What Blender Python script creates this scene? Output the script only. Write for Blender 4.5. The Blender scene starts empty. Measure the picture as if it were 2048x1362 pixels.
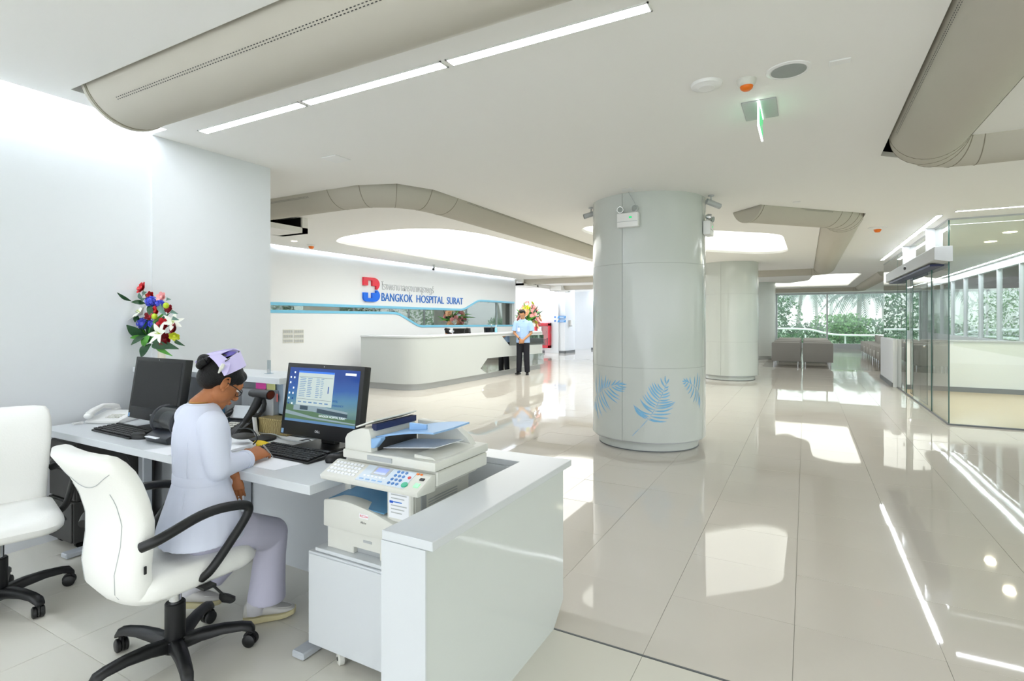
import bpy, bmesh, math, random
from mathutils import Vector, Matrix, noise
S = bpy.context.scene
COL = S.collection
R = math.radians
PI = math.pi
random.seed(7)

# ---------------------------------------------------------------- camera
EYE = 1.42; FPX = 1072.0; YAW = R(28.7)
SN, CS = math.sin(YAW), math.cos(YAW)
cam_d = bpy.data.cameras.new('camera'); cam = bpy.data.objects.new('camera', cam_d); COL.objects.link(cam)
cam.location = (0, 0, EYE); cam.rotation_euler = (R(90), 0, YAW)
cam_d.sensor_width = 36; cam_d.lens = 36*FPX/2048; cam_d.shift_y = -41/2048
S.cycles.volume_bounces = 4
cam_d.clip_start = 0.05; cam_d.clip_end = 400
S.camera = cam

# ---------------------------------------------------------------- world and exposure
w = bpy.data.worlds.new('world'); S.world = w; w.use_nodes = True
nt = w.node_tree; bg = nt.nodes['Background']
bg.inputs['Color'].default_value = (0.90, 0.95, 1.0, 1); bg.inputs['Strength'].default_value = 1.5
S.view_settings.view_transform = 'Standard'; S.view_settings.look = 'None'
S.view_settings.gamma = 1; S.view_settings.use_curve_mapping = False
S.view_settings.exposure = 0.94
LAMP = 20.0      # linear lamps
SKY = 1.55       # backlit ceiling panels

# ---------------------------------------------------------------- coordinates (metres; x right, y into the hall)
def pd(u, v, D):
    a = (u-1024)/FPX*D
    return Vector((-SN*D+CS*a, CS*D+SN*a, EYE-(v-640)/FPX*D))
def pz(u, v, z): return pd(u, v, (EYE-z)*FPX/(v-640))
def pX(u, v, X): return pd(u, v, X/(-SN+CS*(u-1024)/FPX))
def pY(u, v, Y): return pd(u, v, Y/(CS+SN*(u-1024)/FPX))

# ---------------------------------------------------------------- materials
def lin(c):
    if isinstance(c, str):
        c = [int(c[i:i+2], 16)/255 for i in (0, 2, 4)]
    return [x/12.92 if x <= 0.04045 else ((x+0.055)/1.055)**2.4 for x in c[:3]]
MATS = {}
def mat(name, col='ffffff', rough=0.5, metal=0.0, spec=0.5, coat=0.0, emit=0.0, bump=None, var=None, sheen=0.0, trans=0.0, ecol=None):
    m = bpy.data.materials.new(name); m.use_nodes = True; MATS[name] = m
    n = m.node_tree.nodes; l = m.node_tree.links; b = n['Principled BSDF']
    c = lin(col)
    b.inputs['Base Color'].default_value = (*c, 1); b.inputs['Roughness'].default_value = rough
    b.inputs['Metallic'].default_value = metal; b.inputs['Specular IOR Level'].default_value = spec
    b.inputs['Coat Weight'].default_value = coat; b.inputs['Coat Roughness'].default_value = 0.03
    b.inputs['Sheen Weight'].default_value = sheen
    b.inputs['Transmission Weight'].default_value = trans
    if emit:
        b.inputs['Emission Color'].default_value = (*lin(ecol or col), 1); b.inputs['Emission Strength'].default_value = emit
    if var or bump:
        tc = n.new('ShaderNodeTexCoord')
    if var:
        sc, amt = var
        nz = n.new('ShaderNodeTexNoise'); nz.inputs['Scale'].default_value = sc; nz.inputs['Detail'].default_value = 5
        l.new(tc.outputs['Object'], nz.inputs['Vector'])
        mx = n.new('ShaderNodeMix'); mx.data_type = 'RGBA'
        mx.inputs[6].default_value = (*[x*(1-amt) for x in c], 1); mx.inputs[7].default_value = (*[min(1, x*(1+amt)) for x in c], 1)
        l.new(nz.outputs['Fac'], mx.inputs[0]); l.new(mx.outputs[2], b.inputs['Base Color'])
    if bump:
        sc, st = bump
        nb = n.new('ShaderNodeTexNoise'); nb.inputs['Scale'].default_value = sc; nb.inputs['Detail'].default_value = 4
        l.new(tc.outputs['Object'], nb.inputs['Vector'])
        bp = n.new('ShaderNodeBump'); bp.inputs['Strength'].default_value = st; bp.inputs['Distance'].default_value = 0.01
        l.new(nb.outputs['Fac'], bp.inputs['Height']); l.new(bp.outputs['Normal'], b.inputs['Normal'])
    return m
def glass_mat(name, tint, refl=1.0, rough=0.0):
    m = bpy.data.materials.new(name); m.use_nodes = True; MATS[name] = m
    n = m.node_tree.nodes; l = m.node_tree.links; n.clear()
    o = n.new('ShaderNodeOutputMaterial'); t = n.new('ShaderNodeBsdfTransparent'); g = n.new('ShaderNodeBsdfGlossy')
    t.inputs['Color'].default_value = (*lin(tint), 1); g.inputs['Roughness'].default_value = rough
    f = n.new('ShaderNodeFresnel'); f.inputs['IOR'].default_value = 1.45
    mu = n.new('ShaderNodeMath'); mu.operation = 'MULTIPLY'; mu.inputs[1].default_value = refl; mu.use_clamp = True
    x = n.new('ShaderNodeMixShader')
    l.new(f.outputs[0], mu.inputs[0]); ge = n.new('ShaderNodeNewGeometry'); inv = n.new('ShaderNodeMath'); inv.operation = 'SUBTRACT'; inv.inputs[0].default_value = 1; l.new(ge.outputs['Backfacing'], inv.inputs[1])
    m2 = n.new('ShaderNodeMath'); m2.operation = 'MULTIPLY'; l.new(mu.outputs[0], m2.inputs[0]); l.new(inv.outputs[0], m2.inputs[1])
    l.new(m2.outputs[0], x.inputs[0]); l.new(t.outputs[0], x.inputs[1]); l.new(g.outputs[0], x.inputs[2]); l.new(x.outputs[0], o.inputs['Surface'])
    return m
mat('wall_paint', 'e6e9ec', 0.55, bump=(60, 0.03))
mat('ceiling_paint', 'f5f4f0', 0.7, bump=(80, 0.02))
mat('white_laminate', 'd7dbde', 0.28, var=(1.2, 0.015))
mat('gloss_panel', 'd9dedb', 0.06, spec=0.6, var=(0.7, 0.015))
mat('column_panel', 'ced3ce', 0.14, var=(0.8, 0.015))
mat('grout', 'b3ada0', 0.8, var=(5, 0.05))
mat('duct_cloth', 'c2bdb0', 0.85, bump=(900, 0.12), var=(1.5, 0.03))
mat('duct_seam', '8f8877', 0.8, bump=(500, 0.1))
mat('dark_void', '1b1b1b', 0.9, bump=(20, 0.05))  # near-black colour standing in for shade inside the ceiling cavities
mat('lamp_light', 'ffffff', 0.4, emit=LAMP, ecol='f4f8ff')
mat('panel_light', 'ffffff', 0.6, emit=SKY, ecol='fdfdf6')
mat('panel_light_soft', 'ffffff', 0.6, emit=SKY*0.68, ecol='fbfdf4')
mat('cove_light', 'ffffff', 0.4, emit=55.0, ecol='e6f0ff')
mat('down_light', 'ffffff', 0.4, emit=6.0, ecol='ffe9c0')
mat('frame_grey', 'b9bcbd', 0.4, metal=0.3, bump=(90, 0.03))
mat('chrome', 'd8dadc', 0.12, metal=1.0, bump=(30, 0.01))
mat('mirror', 'b9bcba', 0.02, metal=1.0, bump=(2, 0.004))
mat('black_plastic', '0c0d0f', 0.42, bump=(400, 0.08))
mat('black_gloss', '060708', 0.22, spec=.3, bump=(50, 0.01))
mat('dark_grey', '3b3a38', 0.5, bump=(200, 0.05))
mat('white_leather', 'f4f4ef', 0.38, bump=(140, 0.10), var=(6, 0.01))
mat('white_plastic', 'f0f0ee', 0.35, bump=(200, 0.02))
mat('cream_plastic', 'dcdcd4', 0.42, bump=(300, 0.03))
mat('tray_blue', '8fb6e0', 0.35, bump=(100, 0.02))
mat('deep_blue_plastic', '5f93b8', 0.35, bump=(100, 0.02))
mat('paper', 'f2f4f8', 0.7, bump=(100, 0.03))
mat('blue_trim', '7cc4e4', 0.3, bump=(60, 0.01))
mat('sign_blue', '1554c8', 0.25, bump=(50, 0.01))
mat('sign_text_blue', '2272cc', 0.3, bump=(50, 0.01))
mat('sign_red', 'e0203c', 0.25, bump=(50, 0.01))
mat('sign_silver', 'c6c8cc', 0.35, metal=0.4, bump=(50, 0.01))
mat('leaf_print', '7fbce2', 0.35, var=(12, 0.12))
mat('fire_red', 'c8102a', 0.3, bump=(60, 0.02))
mat('orange', 'f07814', 0.4, bump=(60, 0.01))
mat('skirting', '6c7072', 0.4, bump=(80, 0.02))
glass_mat('clear_glass', 'f8fdfb', 1.6)
glass_mat('green_glass', 'f7fcfa', 1.7)
glass_mat('window_glass', 'f9fdfd', 1.2)
glass_mat('thin_plastic', 'e8eef2', 1.2, 0.05)

# ---------------------------------------------------------------- mesh builder
class MB:
    def __init__(s): s.v = []; s.f = []
    def add(s, vs, fs):
        o = len(s.v); s.v += [Vector(p) for p in vs]; s.f += [[i+o for i in f] for f in fs]; return s
    def box(s, x0, x1, y0, y1, z0, z1, M=None):
        vs = [(x0,y0,z0),(x1,y0,z0),(x1,y1,z0),(x0,y1,z0),(x0,y0,z1),(x1,y0,z1),(x1,y1,z1),(x0,y1,z1)]
        if M is not None: vs = [M @ Vector(p) for p in vs]
        return s.add(vs, [(0,3,2,1),(4,5,6,7),(0,1,5,4),(1,2,6,5),(2,3,7,6),(3,0,4,7)])
    def prism(s, poly, z0, z1, ax='z', M=None):
        n = len(poly)
        def P(a, b, h):
            p = {'z': (a,b,h), 'x': (h,a,b), 'y': (a,h,b)}[ax]
            return M @ Vector(p) if M is not None else p
        vs = [P(a,b,z0) for a,b in poly]+[P(a,b,z1) for a,b in poly]
        return s.add(vs, [list(range(n))[::-1], list(range(n,2*n))]+[(i,(i+1)%n,n+(i+1)%n,n+i) for i in range(n)])
    def loft(s, rings, close=True, cap=True):
        n = len(rings[0]); vs = [p for r in rings for p in r]; fs = []
        for k in range(len(rings)-1):
            for i in range(n if close else n-1):
                j = (i+1) % n
                fs.append((k*n+i, k*n+j, (k+1)*n+j, (k+1)*n+i))
        if cap and close:
            fs.append(list(range(n))[::-1]); fs.append([(len(rings)-1)*n+i for i in range(n)])
        return s.add(vs, fs)
    def tube(s, pts, r, n=8, cap=True, flat=None):
        pts = [Vector(p) for p in pts]; rings = []
        t0 = (pts[1]-pts[0]).normalized()
        up = Vector((0,0,1)) if abs(t0.z) < 0.9 else Vector((1,0,0))
        nrm = t0.cross(up).normalized()
        for i, p in enumerate(pts):
            t = (pts[min(i+1,len(pts)-1)]-pts[max(i-1,0)]).normalized()
            nrm = (nrm - t*nrm.dot(t)).normalized(); bi = t.cross(nrm)
            rr = r[i] if isinstance(r, (list,tuple)) else r
            fl = flat if flat else 1.0
            rings.append([p + nrm*math.cos(2*PI*k/n)*rr + bi*math.sin(2*PI*k/n)*rr*fl for k in range(n)])
        return s.loft(rings, cap=cap)
    def cyl(s, p0, p1, r, n=16, r1=None): return s.tube([p0,p1],[r, r if r1 is None else r1], n)
    def lathe(s, prof, c=(0,0,0), n=24, axis=None):
        rings = []
        Mx = Matrix.Translation(Vector(c))
        if axis is not None: Mx = Mx @ Vector((0,0,1)).rotation_difference(Vector(axis)).to_matrix().to_4x4()
        for r, z in prof: rings.append([Mx @ Vector((max(r,1e-4)*math.cos(2*PI*k/n), max(r,1e-4)*math.sin(2*PI*k/n), z)) for k in range(n)])
        return s.loft(rings)
    def ell(s, c, r, M=None, nu=16, nv=10):
        c = Vector(c); rings = []
        for j in range(nv+1):
            th = PI*(j/nv); th = min(max(th, 0.02), PI-0.02)
            ring = []
            for k in range(nu):
                p = Vector((r[0]*math.sin(th)*math.cos(2*PI*k/nu), r[1]*math.sin(th)*math.sin(2*PI*k/nu), -r[2]*math.cos(th)))
                if M is not None: p = M @ p
                ring.append(c+p)
            rings.append(ring)
        return s.loft(rings)
    def grid(s, P, thick=0.0):
        # P[i][j] points; optional thickness along the normal
        a, b = len(P), len(P[0]); P = [[Vector(q) for q in r] for r in P]
        vs = [q for r in P for q in r]
        fs = [(i*b+j, (i+1)*b+j, (i+1)*b+j+1, i*b+j+1) for i in range(a-1) for j in range(b-1)]
        if not thick: return s.add(vs, fs)
        N = []
        for i in range(a):
            for j in range(b):
                du = P[min(i+1,a-1)][j]-P[max(i-1,0)][j]; dv = P[i][min(j+1,b-1)]-P[i][max(j-1,0)]
                N.append(du.cross(dv).normalized())
        vs2 = [q+n_*thick for q, n_ in zip(vs, N)]; k = len(vs)
        fs2 = [tuple(x+k for x in f) for f in fs]; fs = [f[::-1] for f in fs]
        e = []
        for i in range(a-1): e += [(i*b,(i+1)*b,(i+1)*b+k,i*b+k), (i*b+b-1, i*b+b-1+k,(i+1)*b+b-1+k,(i+1)*b+b-1)]
        for j in range(b-1): e += [(j, j+k, j+1+k, j+1), ((a-1)*b+j,(a-1)*b+j+1,(a-1)*b+j+1+k,(a-1)*b+j+k)]
        return s.add(vs+vs2, fs+fs2+e)
    def xf(s, M): s.v = [M @ p for p in s.v]; return s
    def mesh(s, name, bev=0.0, seg=1, smooth=35):
        me = bpy.data.meshes.new(name); me.from_pydata([tuple(p) for p in s.v], [], s.f)
        bm = bmesh.new(); bm.from_mesh(me); bmesh.ops.recalc_face_normals(bm, faces=bm.faces)
        if bev:
            bmesh.ops.dissolve_limit(bm, angle_limit=0.01, verts=bm.verts, edges=bm.edges)
            es = [e for e in bm.edges if len(e.link_faces) == 2 and e.calc_face_angle(0) > 0.5]
            if es: bmesh.ops.bevel(bm, geom=es, offset=bev, segments=seg, profile=0.5, affect='EDGES', clamp_overlap=True)
        bm.to_mesh(me); bm.free()
        if smooth:
            for p in me.polygons: p.use_smooth = True
            me.set_sharp_from_angle(angle=R(smooth))
        return me
    def build(s, name, m, parent=None, bev=0.0, seg=1, smooth=35, world=False, label=None):
        me = s.mesh(name, bev, seg, smooth)
        if world and parent is not None: me.transform(pmat(parent).inverted())
        return put(name, me, m, parent, label)
def pmat(p):
    M = Matrix.Translation(p.location) @ p.rotation_euler.to_matrix().to_4x4()
    return pmat(p.parent) @ M if p.parent else M
def put(name, me, m, parent=None, label=None):
    if m is not None and len(me.materials) == 0:
        for mm in (m if isinstance(m, (list,tuple)) else [m]): me.materials.append(MATS[mm] if isinstance(mm, str) else mm)
    o = bpy.data.objects.new(name, me); COL.objects.link(o)
    if parent: o.parent = parent
    if label: o['label'] = label
    return o
def tag(o, label, cat, group=None, kind=None):
    o['label'] = label; o['category'] = cat
    if group: o['group'] = group
    if kind: o['kind'] = kind
    return o
def thing(name, label, cat, loc=(0,0,0), rz=0.0, group=None):
    o = bpy.data.objects.new(name, None); COL.objects.link(o); o.empty_display_size = 0.1
    o.location = loc; o.rotation_euler = (0,0,rz)
    return tag(o, label, cat, group)
def struct(o): o['kind'] = 'structure'; return o
def kids(o): return [c for c in COL.objects if c.parent == o]
def copy_tree(o, parent=None):
    c = o.copy(); COL.objects.link(c)
    if parent: c.parent = parent
    for k in kids(o): copy_tree(k, c)
    return c
def evalmesh(o, mods):
    for t, kw in mods:
        md = o.modifiers.new(t, t)
        for k, v in kw.items(): setattr(md, k, v)
    dg = bpy.context.evaluated_depsgraph_get(); dg.update()
    me = bpy.data.meshes.new_from_object(o.evaluated_get(dg)); return me
def organic(name, mb, m, parent=None, vox=0.008, sm=6, world=True, label=None, cut=None):
    me = mb.mesh('tmp', smooth=0); o = bpy.data.objects.new('tmp', me); COL.objects.link(o)
    mods = [('REMESH', dict(mode='VOXEL', voxel_size=vox))]
    if sm: mods.append(('SMOOTH', dict(factor=0.5, iterations=sm)))
    r = evalmesh(o, mods); bpy.data.objects.remove(o); bpy.data.meshes.remove(me)
    for p in r.polygons: p.use_smooth = True
    if world and parent is not None: r.transform(pmat(parent).inverted())
    r.name = name; r.materials.clear()
    return put(name, r, m, parent, label)
def text_mesh(txt, size, ext=0.0, align='LEFT', spacing=1.0, bold=0.0):
    cu = bpy.data.curves.new('t', 'FONT'); cu.body = txt; cu.size = size; cu.extrude = ext; cu.align_x = align
    cu.space_character = spacing; cu.offset = bold; cu.resolution_u = 3
    o = bpy.data.objects.new('t', cu); COL.objects.link(o)
    dg = bpy.context.evaluated_depsgraph_get(); dg.update()
    me = bpy.data.meshes.new_from_object(o.evaluated_get(dg)); bpy.data.objects.remove(o); me.materials.clear()
    return me
def text(name, txt, size, M, m, parent, ext=0.001, width=None, height=None, align='LEFT', bold=0.0, label=None):
    me = text_mesh(txt, size, ext, align, 1.0, bold)
    xs = [v.co.x for v in me.vertices]; ys = [v.co.y for v in me.vertices]
    if not xs: return None
    sx = width/(max(xs)-min(xs)) if width else 1; sy = height/(max(ys)-min(ys)) if height else sx
    x0 = min(xs) if align == 'LEFT' else (min(xs)+max(xs))/2
    me.transform(Matrix.Diagonal((sx, sy, 1, 1)) @ Matrix.Translation((-x0, -min(ys), 0)))
    me.transform(M); return put(name, me, m, parent, label)
def area_fill(outline, holes, z, ext):
    cu = bpy.data.curves.new('c', 'CURVE'); cu.dimensions = '2D'; cu.fill_mode = 'BOTH'; cu.extrude = ext
    for poly in [outline]+holes:
        sp = cu.splines.new('POLY'); sp.points.add(len(poly)-1); sp.use_cyclic_u = True
        for p, q in zip(sp.points, poly): p.co = (q[0], q[1], 0, 1)
    o = bpy.data.objects.new('c', cu); COL.objects.link(o); dg = bpy.context.evaluated_depsgraph_get(); dg.update()
    me = bpy.data.meshes.new_from_object(o.evaluated_get(dg)); bpy.data.objects.remove(o)
    me.transform(Matrix.Translation((0,0,z))); return me
def smooth_poly(pts, r, n=5, closed=True):
    out = []; N = len(pts)
    for i in range(N):
        if not closed and i in (0, N-1): out.append(Vector(pts[i])); continue
        p, a, b = Vector(pts[i]), Vector(pts[i-1]), Vector(pts[(i+1)%N])
        rr = r[i] if isinstance(r, (list,tuple)) else r
        la, lb = (a-p).length, (b-p).length
        ra = min(rr, la*0.45); rb = min(rr, lb*0.45)
        A = p+(a-p).normalized()*ra; B = p+(b-p).normalized()*rb
        for k in range(n+1):
            t = k/n; out.append(A*(1-t)**2+p*2*t*(1-t)+B*t*t)
    return out
# ================================================================ the setting
CZ = 2.79       # ceiling height
# floor slab
fl = MB().box(-12.2, 9, -4, 31.3, -0.12, -0.012).build('floor', 'grout', smooth=0); struct(fl)
mat('gloss_tile', 'd9d3ca', 0.03, spec=0.5, var=(0.9, 0.025))
mat('matte_tile', 'e2dfd4', 0.22, spec=0.4, var=(0.9, 0.03))
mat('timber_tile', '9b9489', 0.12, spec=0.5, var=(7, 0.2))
def tile_mesh(name, sx, sy, m):
    me = MB().box(-sx/2, sx/2, -sy/2, sy/2, -0.012, 0).mesh(name, bev=0.0004, smooth=0); me.materials.append(MATS[m]); return me
T = 0.56; G = 0.0016
tg = tile_mesh('tile', T-G, T-G, 'gloss_tile'); tm = tile_mesh('tile', T-G, T-G, 'matte_tile')
rt = random.Random(3)
def vis(x, y):
    D = -SN*x+CS*y; r = CS*x+SN*y
    if D < 1.2: return False
    u = 1024+r/D*FPX; v = 640+EYE/D*FPX
    return -150 < u < 2200 and v < 1500
Y0 = 2.262
gl = []; X0 = -0.045
for i in range(-22, 16):
    for j in range(0, 52):
        x = X0+(i+0.5)*T; y = Y0+(j+0.5)*T
        if -12 < x < 8.9 and y < 31.2 and not (x < -8.57 and y < 15.8): gl.append((math.hypot(x, y), x, y))
gl.sort()
near = [g for g in gl if vis(g[1], g[2])][:285]
ns = set((g[1], g[2]) for g in near)
for d, x, y in near:
    o = put('tile', tg, None, fl); o.location = (x, y, rt.uniform(-0.0004, 0.0004)); o.rotation_euler = (rt.gauss(0, 0.0011), rt.gauss(0, 0.0011), 0)
mb = MB(); mw = MB()
for d, x, y in gl:
    if (x, y) in ns: continue
    h = (T-G)/2; a, b = rt.gauss(0, 0.0011)*h, rt.gauss(0, 0.0011)*h
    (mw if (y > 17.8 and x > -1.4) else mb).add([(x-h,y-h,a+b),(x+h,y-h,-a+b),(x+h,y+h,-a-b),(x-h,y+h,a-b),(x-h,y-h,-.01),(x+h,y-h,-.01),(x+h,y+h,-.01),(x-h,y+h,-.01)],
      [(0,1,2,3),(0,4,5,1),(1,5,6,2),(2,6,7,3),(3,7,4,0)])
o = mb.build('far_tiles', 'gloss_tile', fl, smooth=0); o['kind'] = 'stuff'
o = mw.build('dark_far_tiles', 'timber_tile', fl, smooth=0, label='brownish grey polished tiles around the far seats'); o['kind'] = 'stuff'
for i in range(-8, 4):
    for j in range(-6, 0):
        x = X0+(i+0.5)*T; y = Y0-0.012+(j+0.5)*T
        if x-T/2 < -4.6: continue
        o = put('tile', tm, None, fl); o.location = (x, y, 0); o.rotation_euler = (rt.gauss(0, 0.0005), rt.gauss(0, 0.0005), 0)
MB().box(-4.4, 9, Y0-0.009, Y0-0.001, -0.01, 0.001).build('threshold_strip', 'skirting', fl, smooth=0, label='dark metal strip between the two tile floors')
# outside the framed part of the desk area the tiles go on as one slab
o = MB().box(-4.45, -3.9, -4, -3.4, -0.012, -0.001).build('edge_tiles', 'matte_tile', fl, smooth=0)
o = MB().box(2.196, 9, -4, Y0-0.014, -0.012, -0.001).box(-3.9, 2.196, -4, -1.12, -0.012, -0.001).build('edge_tiles', 'matte_tile', fl, smooth=0)

# ceiling with light openings and duct slots
def c2(pts): return [tuple(pz(u, v, CZ)[:2]) for u, v in pts]
SK1 = [(-7.25,6.75),(-6.75,6.42),(-5.9,6.25),(-5.2,6.3),(-4.72,6.6),(-4.5,7.3),(-4.44,9.7),(-4.42,12.6),(-4.6,14.6),(-5.2,15.55),(-6.2,15.7),(-7.1,15.4),(-7.45,14.6),(-7.4,12.8),(-7.36,10.4),(-7.33,8.5),(-7.34,7.2)]
SK2 = [(-3.02,7.7),(-2.85,7.42),(-2.55,7.42),(-1.381,8.546),(-0.5,9.38),(-0.32,9.7),(-0.297,12.0),(-0.5,12.3),(-0.926,12.22),(-1.83,11.2),(-3.03,8.15)]
SK3 = [(-1.35,21.6),(-0.6,22.6),(0.1,21.2),(0.2,18.9),(0.8,18.5),(1.46,18.7),(1.47,25.1),(-1.35,25.15)]
SLOTS = [
 [(-3.83,1.535),(0.02,1.535),(0.02,2.03),(-0.41,2.03),(-3.83,2.03)][:2]+[(0.02,2.03),(-3.83,2.03)],
 [(-6.3,4.02),(-4.0,4.02),(-3.6,4.17),(-3.43,4.55),(-3.43,16.3),(-3.90,16.3),(-3.90,4.7),(-4.2,4.48),(-6.3,4.48)],
 [(-0.47,7.0),(-0.82,7.37),(0.19,8.44),(0.19,16.37),(-3.38,16.37),(-3.38,16.82),(0.68,16.82),(0.68,8.22)],
 [(0.55,-1.2),(1.08,-1.2),(1.08,5.13),(4.6,5.13),(4.6,5.6),(0.75,5.6),(0.55,5.4)],
 [(1.8,18.3),(2.28,18.3),(2.28,26.9),(-1.5,26.9),(-1.5,26.42),(1.8,26.42)],
 [(-8.3,16.05),(-3.95,16.05),(-3.95,16.53),(-8.3,16.53)],
 [(-8.8,19.8),(-3.2,19.8),(-3.2,20.3),(-8.8,20.3)]]
outline = [(-4.03,-4),(-4.03,2.19),(-4.25,2.19),(-4.25,3.21),(-8.45,3.21),(-8.45,15.8),(-12,15.8),(-12,31.3),(4.0,31.3),(4.0,13.6),(9,13.6),(9,-4)]
sk = [smooth_poly([Vector(p) for p in s_], 0.25, 3) for s_ in (SK1, SK2, SK3)]
sk = [[tuple(p) for p in s_] for s_ in sk]
me = area_fill(outline, sk+SLOTS, CZ+0.02, 0.02)
ce = put('ceiling', me, 'ceiling_paint'); struct(ce)
MB().box(-12.2, 9, -4, 31.4, 3.3, 3.4).build('plenum_light_block', 'dark_void', ce, smooth=0)  # dark slab added above the ceiling to keep sky light out of the slots
MB().box(-12.2, -12, -4, 31.4, CZ+0.04, 3.3).box(8.9, 9, -4, 31.4, CZ+0.04, 3.3).box(-12, 8.9, -4, -3.9, CZ+0.04, 3.3).box(-12, 8.9, 31.3, 31.4, CZ+0.04, 3.3).build('plenum_light_block_side', 'dark_void', ce, smooth=0)  # sides added to the same light block
# box sides that keep the coves white above the ceiling edge
MB().box(-4.03, -3.99, -4, 2.19, CZ+0.04, 3.1).box(-8.45, -8.41, 3.25, 15.8, CZ+0.04, 3.1).build('cove_side', 'ceiling_paint', ce, smooth=0)
MB().box(-4.25, -3.99, -4, 2.19, 3.1, 3.12).box(-8.6, -8.41, 3.25, 15.8, 3.1, 3.12).build('cove_lid', 'ceiling_paint', ce, smooth=0)
for n_, s_ in enumerate(sk):
    g = put('light_panel', area_fill([tuple(Vector(p)*1.0) for p in s_], [], CZ+0.09, 0.003), 'panel_light' if n_ == 0 else 'panel_light_soft')
    rim = MB(); N = len(s_)
    P = [[Vector((p[0], p[1], CZ+0.001)) for p in s_+[s_[0]]], [Vector((p[0], p[1], CZ+0.088)) for p in s_+[s_[0]]]]
    root = thing('backlit_ceiling_panel', ['largest curved glowing white ceiling panel above the reception counter', 'glowing white curved ceiling panel behind the nearest round column', 'farthest glowing ceiling panel above the grey seats'][n_], 'ceiling light', (s_[0][0], s_[0][1], CZ))
    g.parent = root; g.data.transform(pmat(root).inverted())
    rim.grid(P); rim.build('rim', 'ceiling_paint', root, world=True)

# walls
wl = MB().box(-4.45, -4.248, -4, 2.2, 0, 3.12).build('wall_left', 'wall_paint', smooth=0); struct(wl)
wc = MB().box(-8.4, -4.24, 2.2, 3.2, 0, CZ+0.1).build('wall_corner', 'wall_paint', smooth=0); struct(wc)
# coves: hidden tubes above the ceiling edge
for nm, lab, x, ys in (('cove_tube', 'hidden strip lamp glowing above the near left wall', -4.10, [(-3.9, 2.12)]), ('cove_tube', 'strip lamp glowing along the top of the sign wall', -8.50, [(3.4, 15.7)])):
    for a, b in ys:
        t = thing(nm, lab, 'strip lamp', (x, (a+b)/2, CZ+0.03))
        z0 = CZ+0.075
        MB().box(x-0.018, x+0.018, a, b, z0, z0+0.03).build('tube', 'cove_light', t, world=True, smooth=0)
        MB().box(x-0.025, x+0.05, a, b, z0-0.035, z0-0.002).build('batten', 'white_plastic', t, world=True, smooth=0)
# sign wall: upper and lower boards with a mirror band between, blue edging
WX = -8.57
up = [(3.2, 1.753)]+[tuple(pX(u, v, WX)[1:]) for u, v in [(538,603.2),(925,617.5)]]
up = [(3.2, up[1][1])]+[up[1], up[2], (13.35, up[2][1]+0.10), tuple(pX(955,598,WX)[1:]), (15.8, pX(1028,602,WX)[2])]
lo = [(3.2, pX(538,627,WX)[2]), tuple(pX(538,627,WX)[1:]), tuple(pX(797,628,WX)[1:]), tuple(pX(838,656,WX)[1:]), (15.8, pX(1028,657,WX)[2])]
up = [(3.2, up[1][1]), (12.75, up[2][1]), (13.55, 2.03), (15.8, 2.03)]
lo = [(3.2, 1.545), (9.95, 1.56), (10.75, 1.235), (15.8, 1.205)]
def rnd(pl): return [tuple(p) for p in smooth_poly([Vector(p) for p in pl], 0.16, 4, closed=False)]
up, lo = rnd(up), rnd(lo)
ws = MB().prism(up+[(15.8, 3.12), (3.2, 3.12)], WX-0.10, WX, 'x').build('wall_back', 'wall_paint', smooth=0); struct(ws)
MB().prism([(3.2, 0)]+lo+[(15.8, 0)], WX-0.10, WX, 'x').build('lower_board', 'wall_paint', ws, smooth=0)
MB().box(WX-0.2, WX-0.085, 3.2, 15.8, 1.0, 2.3).build('mirror_band', 'mirror', ws, smooth=0, label='long mirror set between the upper and lower wall boards')
MB().box(WX-0.25, WX-0.2, 3.2, 15.8, 0, 3.12).build('wall_core', 'wall_paint', ws, smooth=0)
def edge(pl, sgn):
    P = [[Vector((WX-0.09, a, b)) for a, b in pl], [Vector((WX+0.014, a, b)) for a, b in pl], [Vector((WX+0.014, a, b+sgn*0.055)) for a, b in pl], [Vector((WX-0.09, a, b+sgn*0.055)) for a, b in pl]]
    m_ = MB(); rings = [[P[k][i] for k in range(4)] for i in range(len(pl))]; m_.loft(rings)
    return m_.build('blue_edge', 'blue_trim', ws, smooth=0, label='light blue edging strip')
edge(up, -1); edge(lo, 1)
# end of the sign wall and the far left corner
fw = MB().box(WX-0.3, WX, 15.8, 15.9, 0, 3.12).box(-12, -8.98, 21.1, 22.2, 0, CZ).box(-12, -3.9, 24.3, 24.45, 0, CZ).box(-4.0, -3.9, 24.45, 31.3, 0, CZ).build('wall_far', 'wall_paint', smooth=0); struct(fw)
MB().box(-10.6, -8.98, 15.9, 21.1, 2.66, CZ).box(-8.98, -8.5, 19.6, 20.6, 2.6, CZ).build('bulkhead', 'ceiling_paint', fw, bev=0.01)
MB().box(-9.9, -9.25, 21.04, 21.1, 0, 2.66).build('pier', 'wall_paint', fw, bev=0.005)
MB().box(-12, -8.98+0.02, 21.08, 21.1, 0, 0.10).box(-8.98, -8.96, 21.08, 22.2, 0, 0.10).box(-8.98, -3.92, 24.27, 24.3, 0, 0.1).build('baseboard_far', 'skirting', smooth=0)
struct(COL.objects['baseboard_far'])
tag_ = thing('ceiling_strip_lamp', 'strip light washing the wall above the red hose cabinet', 'strip lamp', (-9.6, 20.9, 2.6))
MB().box(-10.5, -9.1, 20.9, 20.96, 2.62, 2.655).build('tube', 'cove_light', tag_, world=True, smooth=0)
tag_ = thing('ceiling_strip_lamp', 'strip light washing the far white corridor wall', 'strip lamp', (-7, 24.0, 2.76))
MB().box(-8.6, -4.6, 24.05, 24.1, 2.74, 2.785).build('tube', 'cove_light', tag_, world=True, smooth=0)
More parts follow.
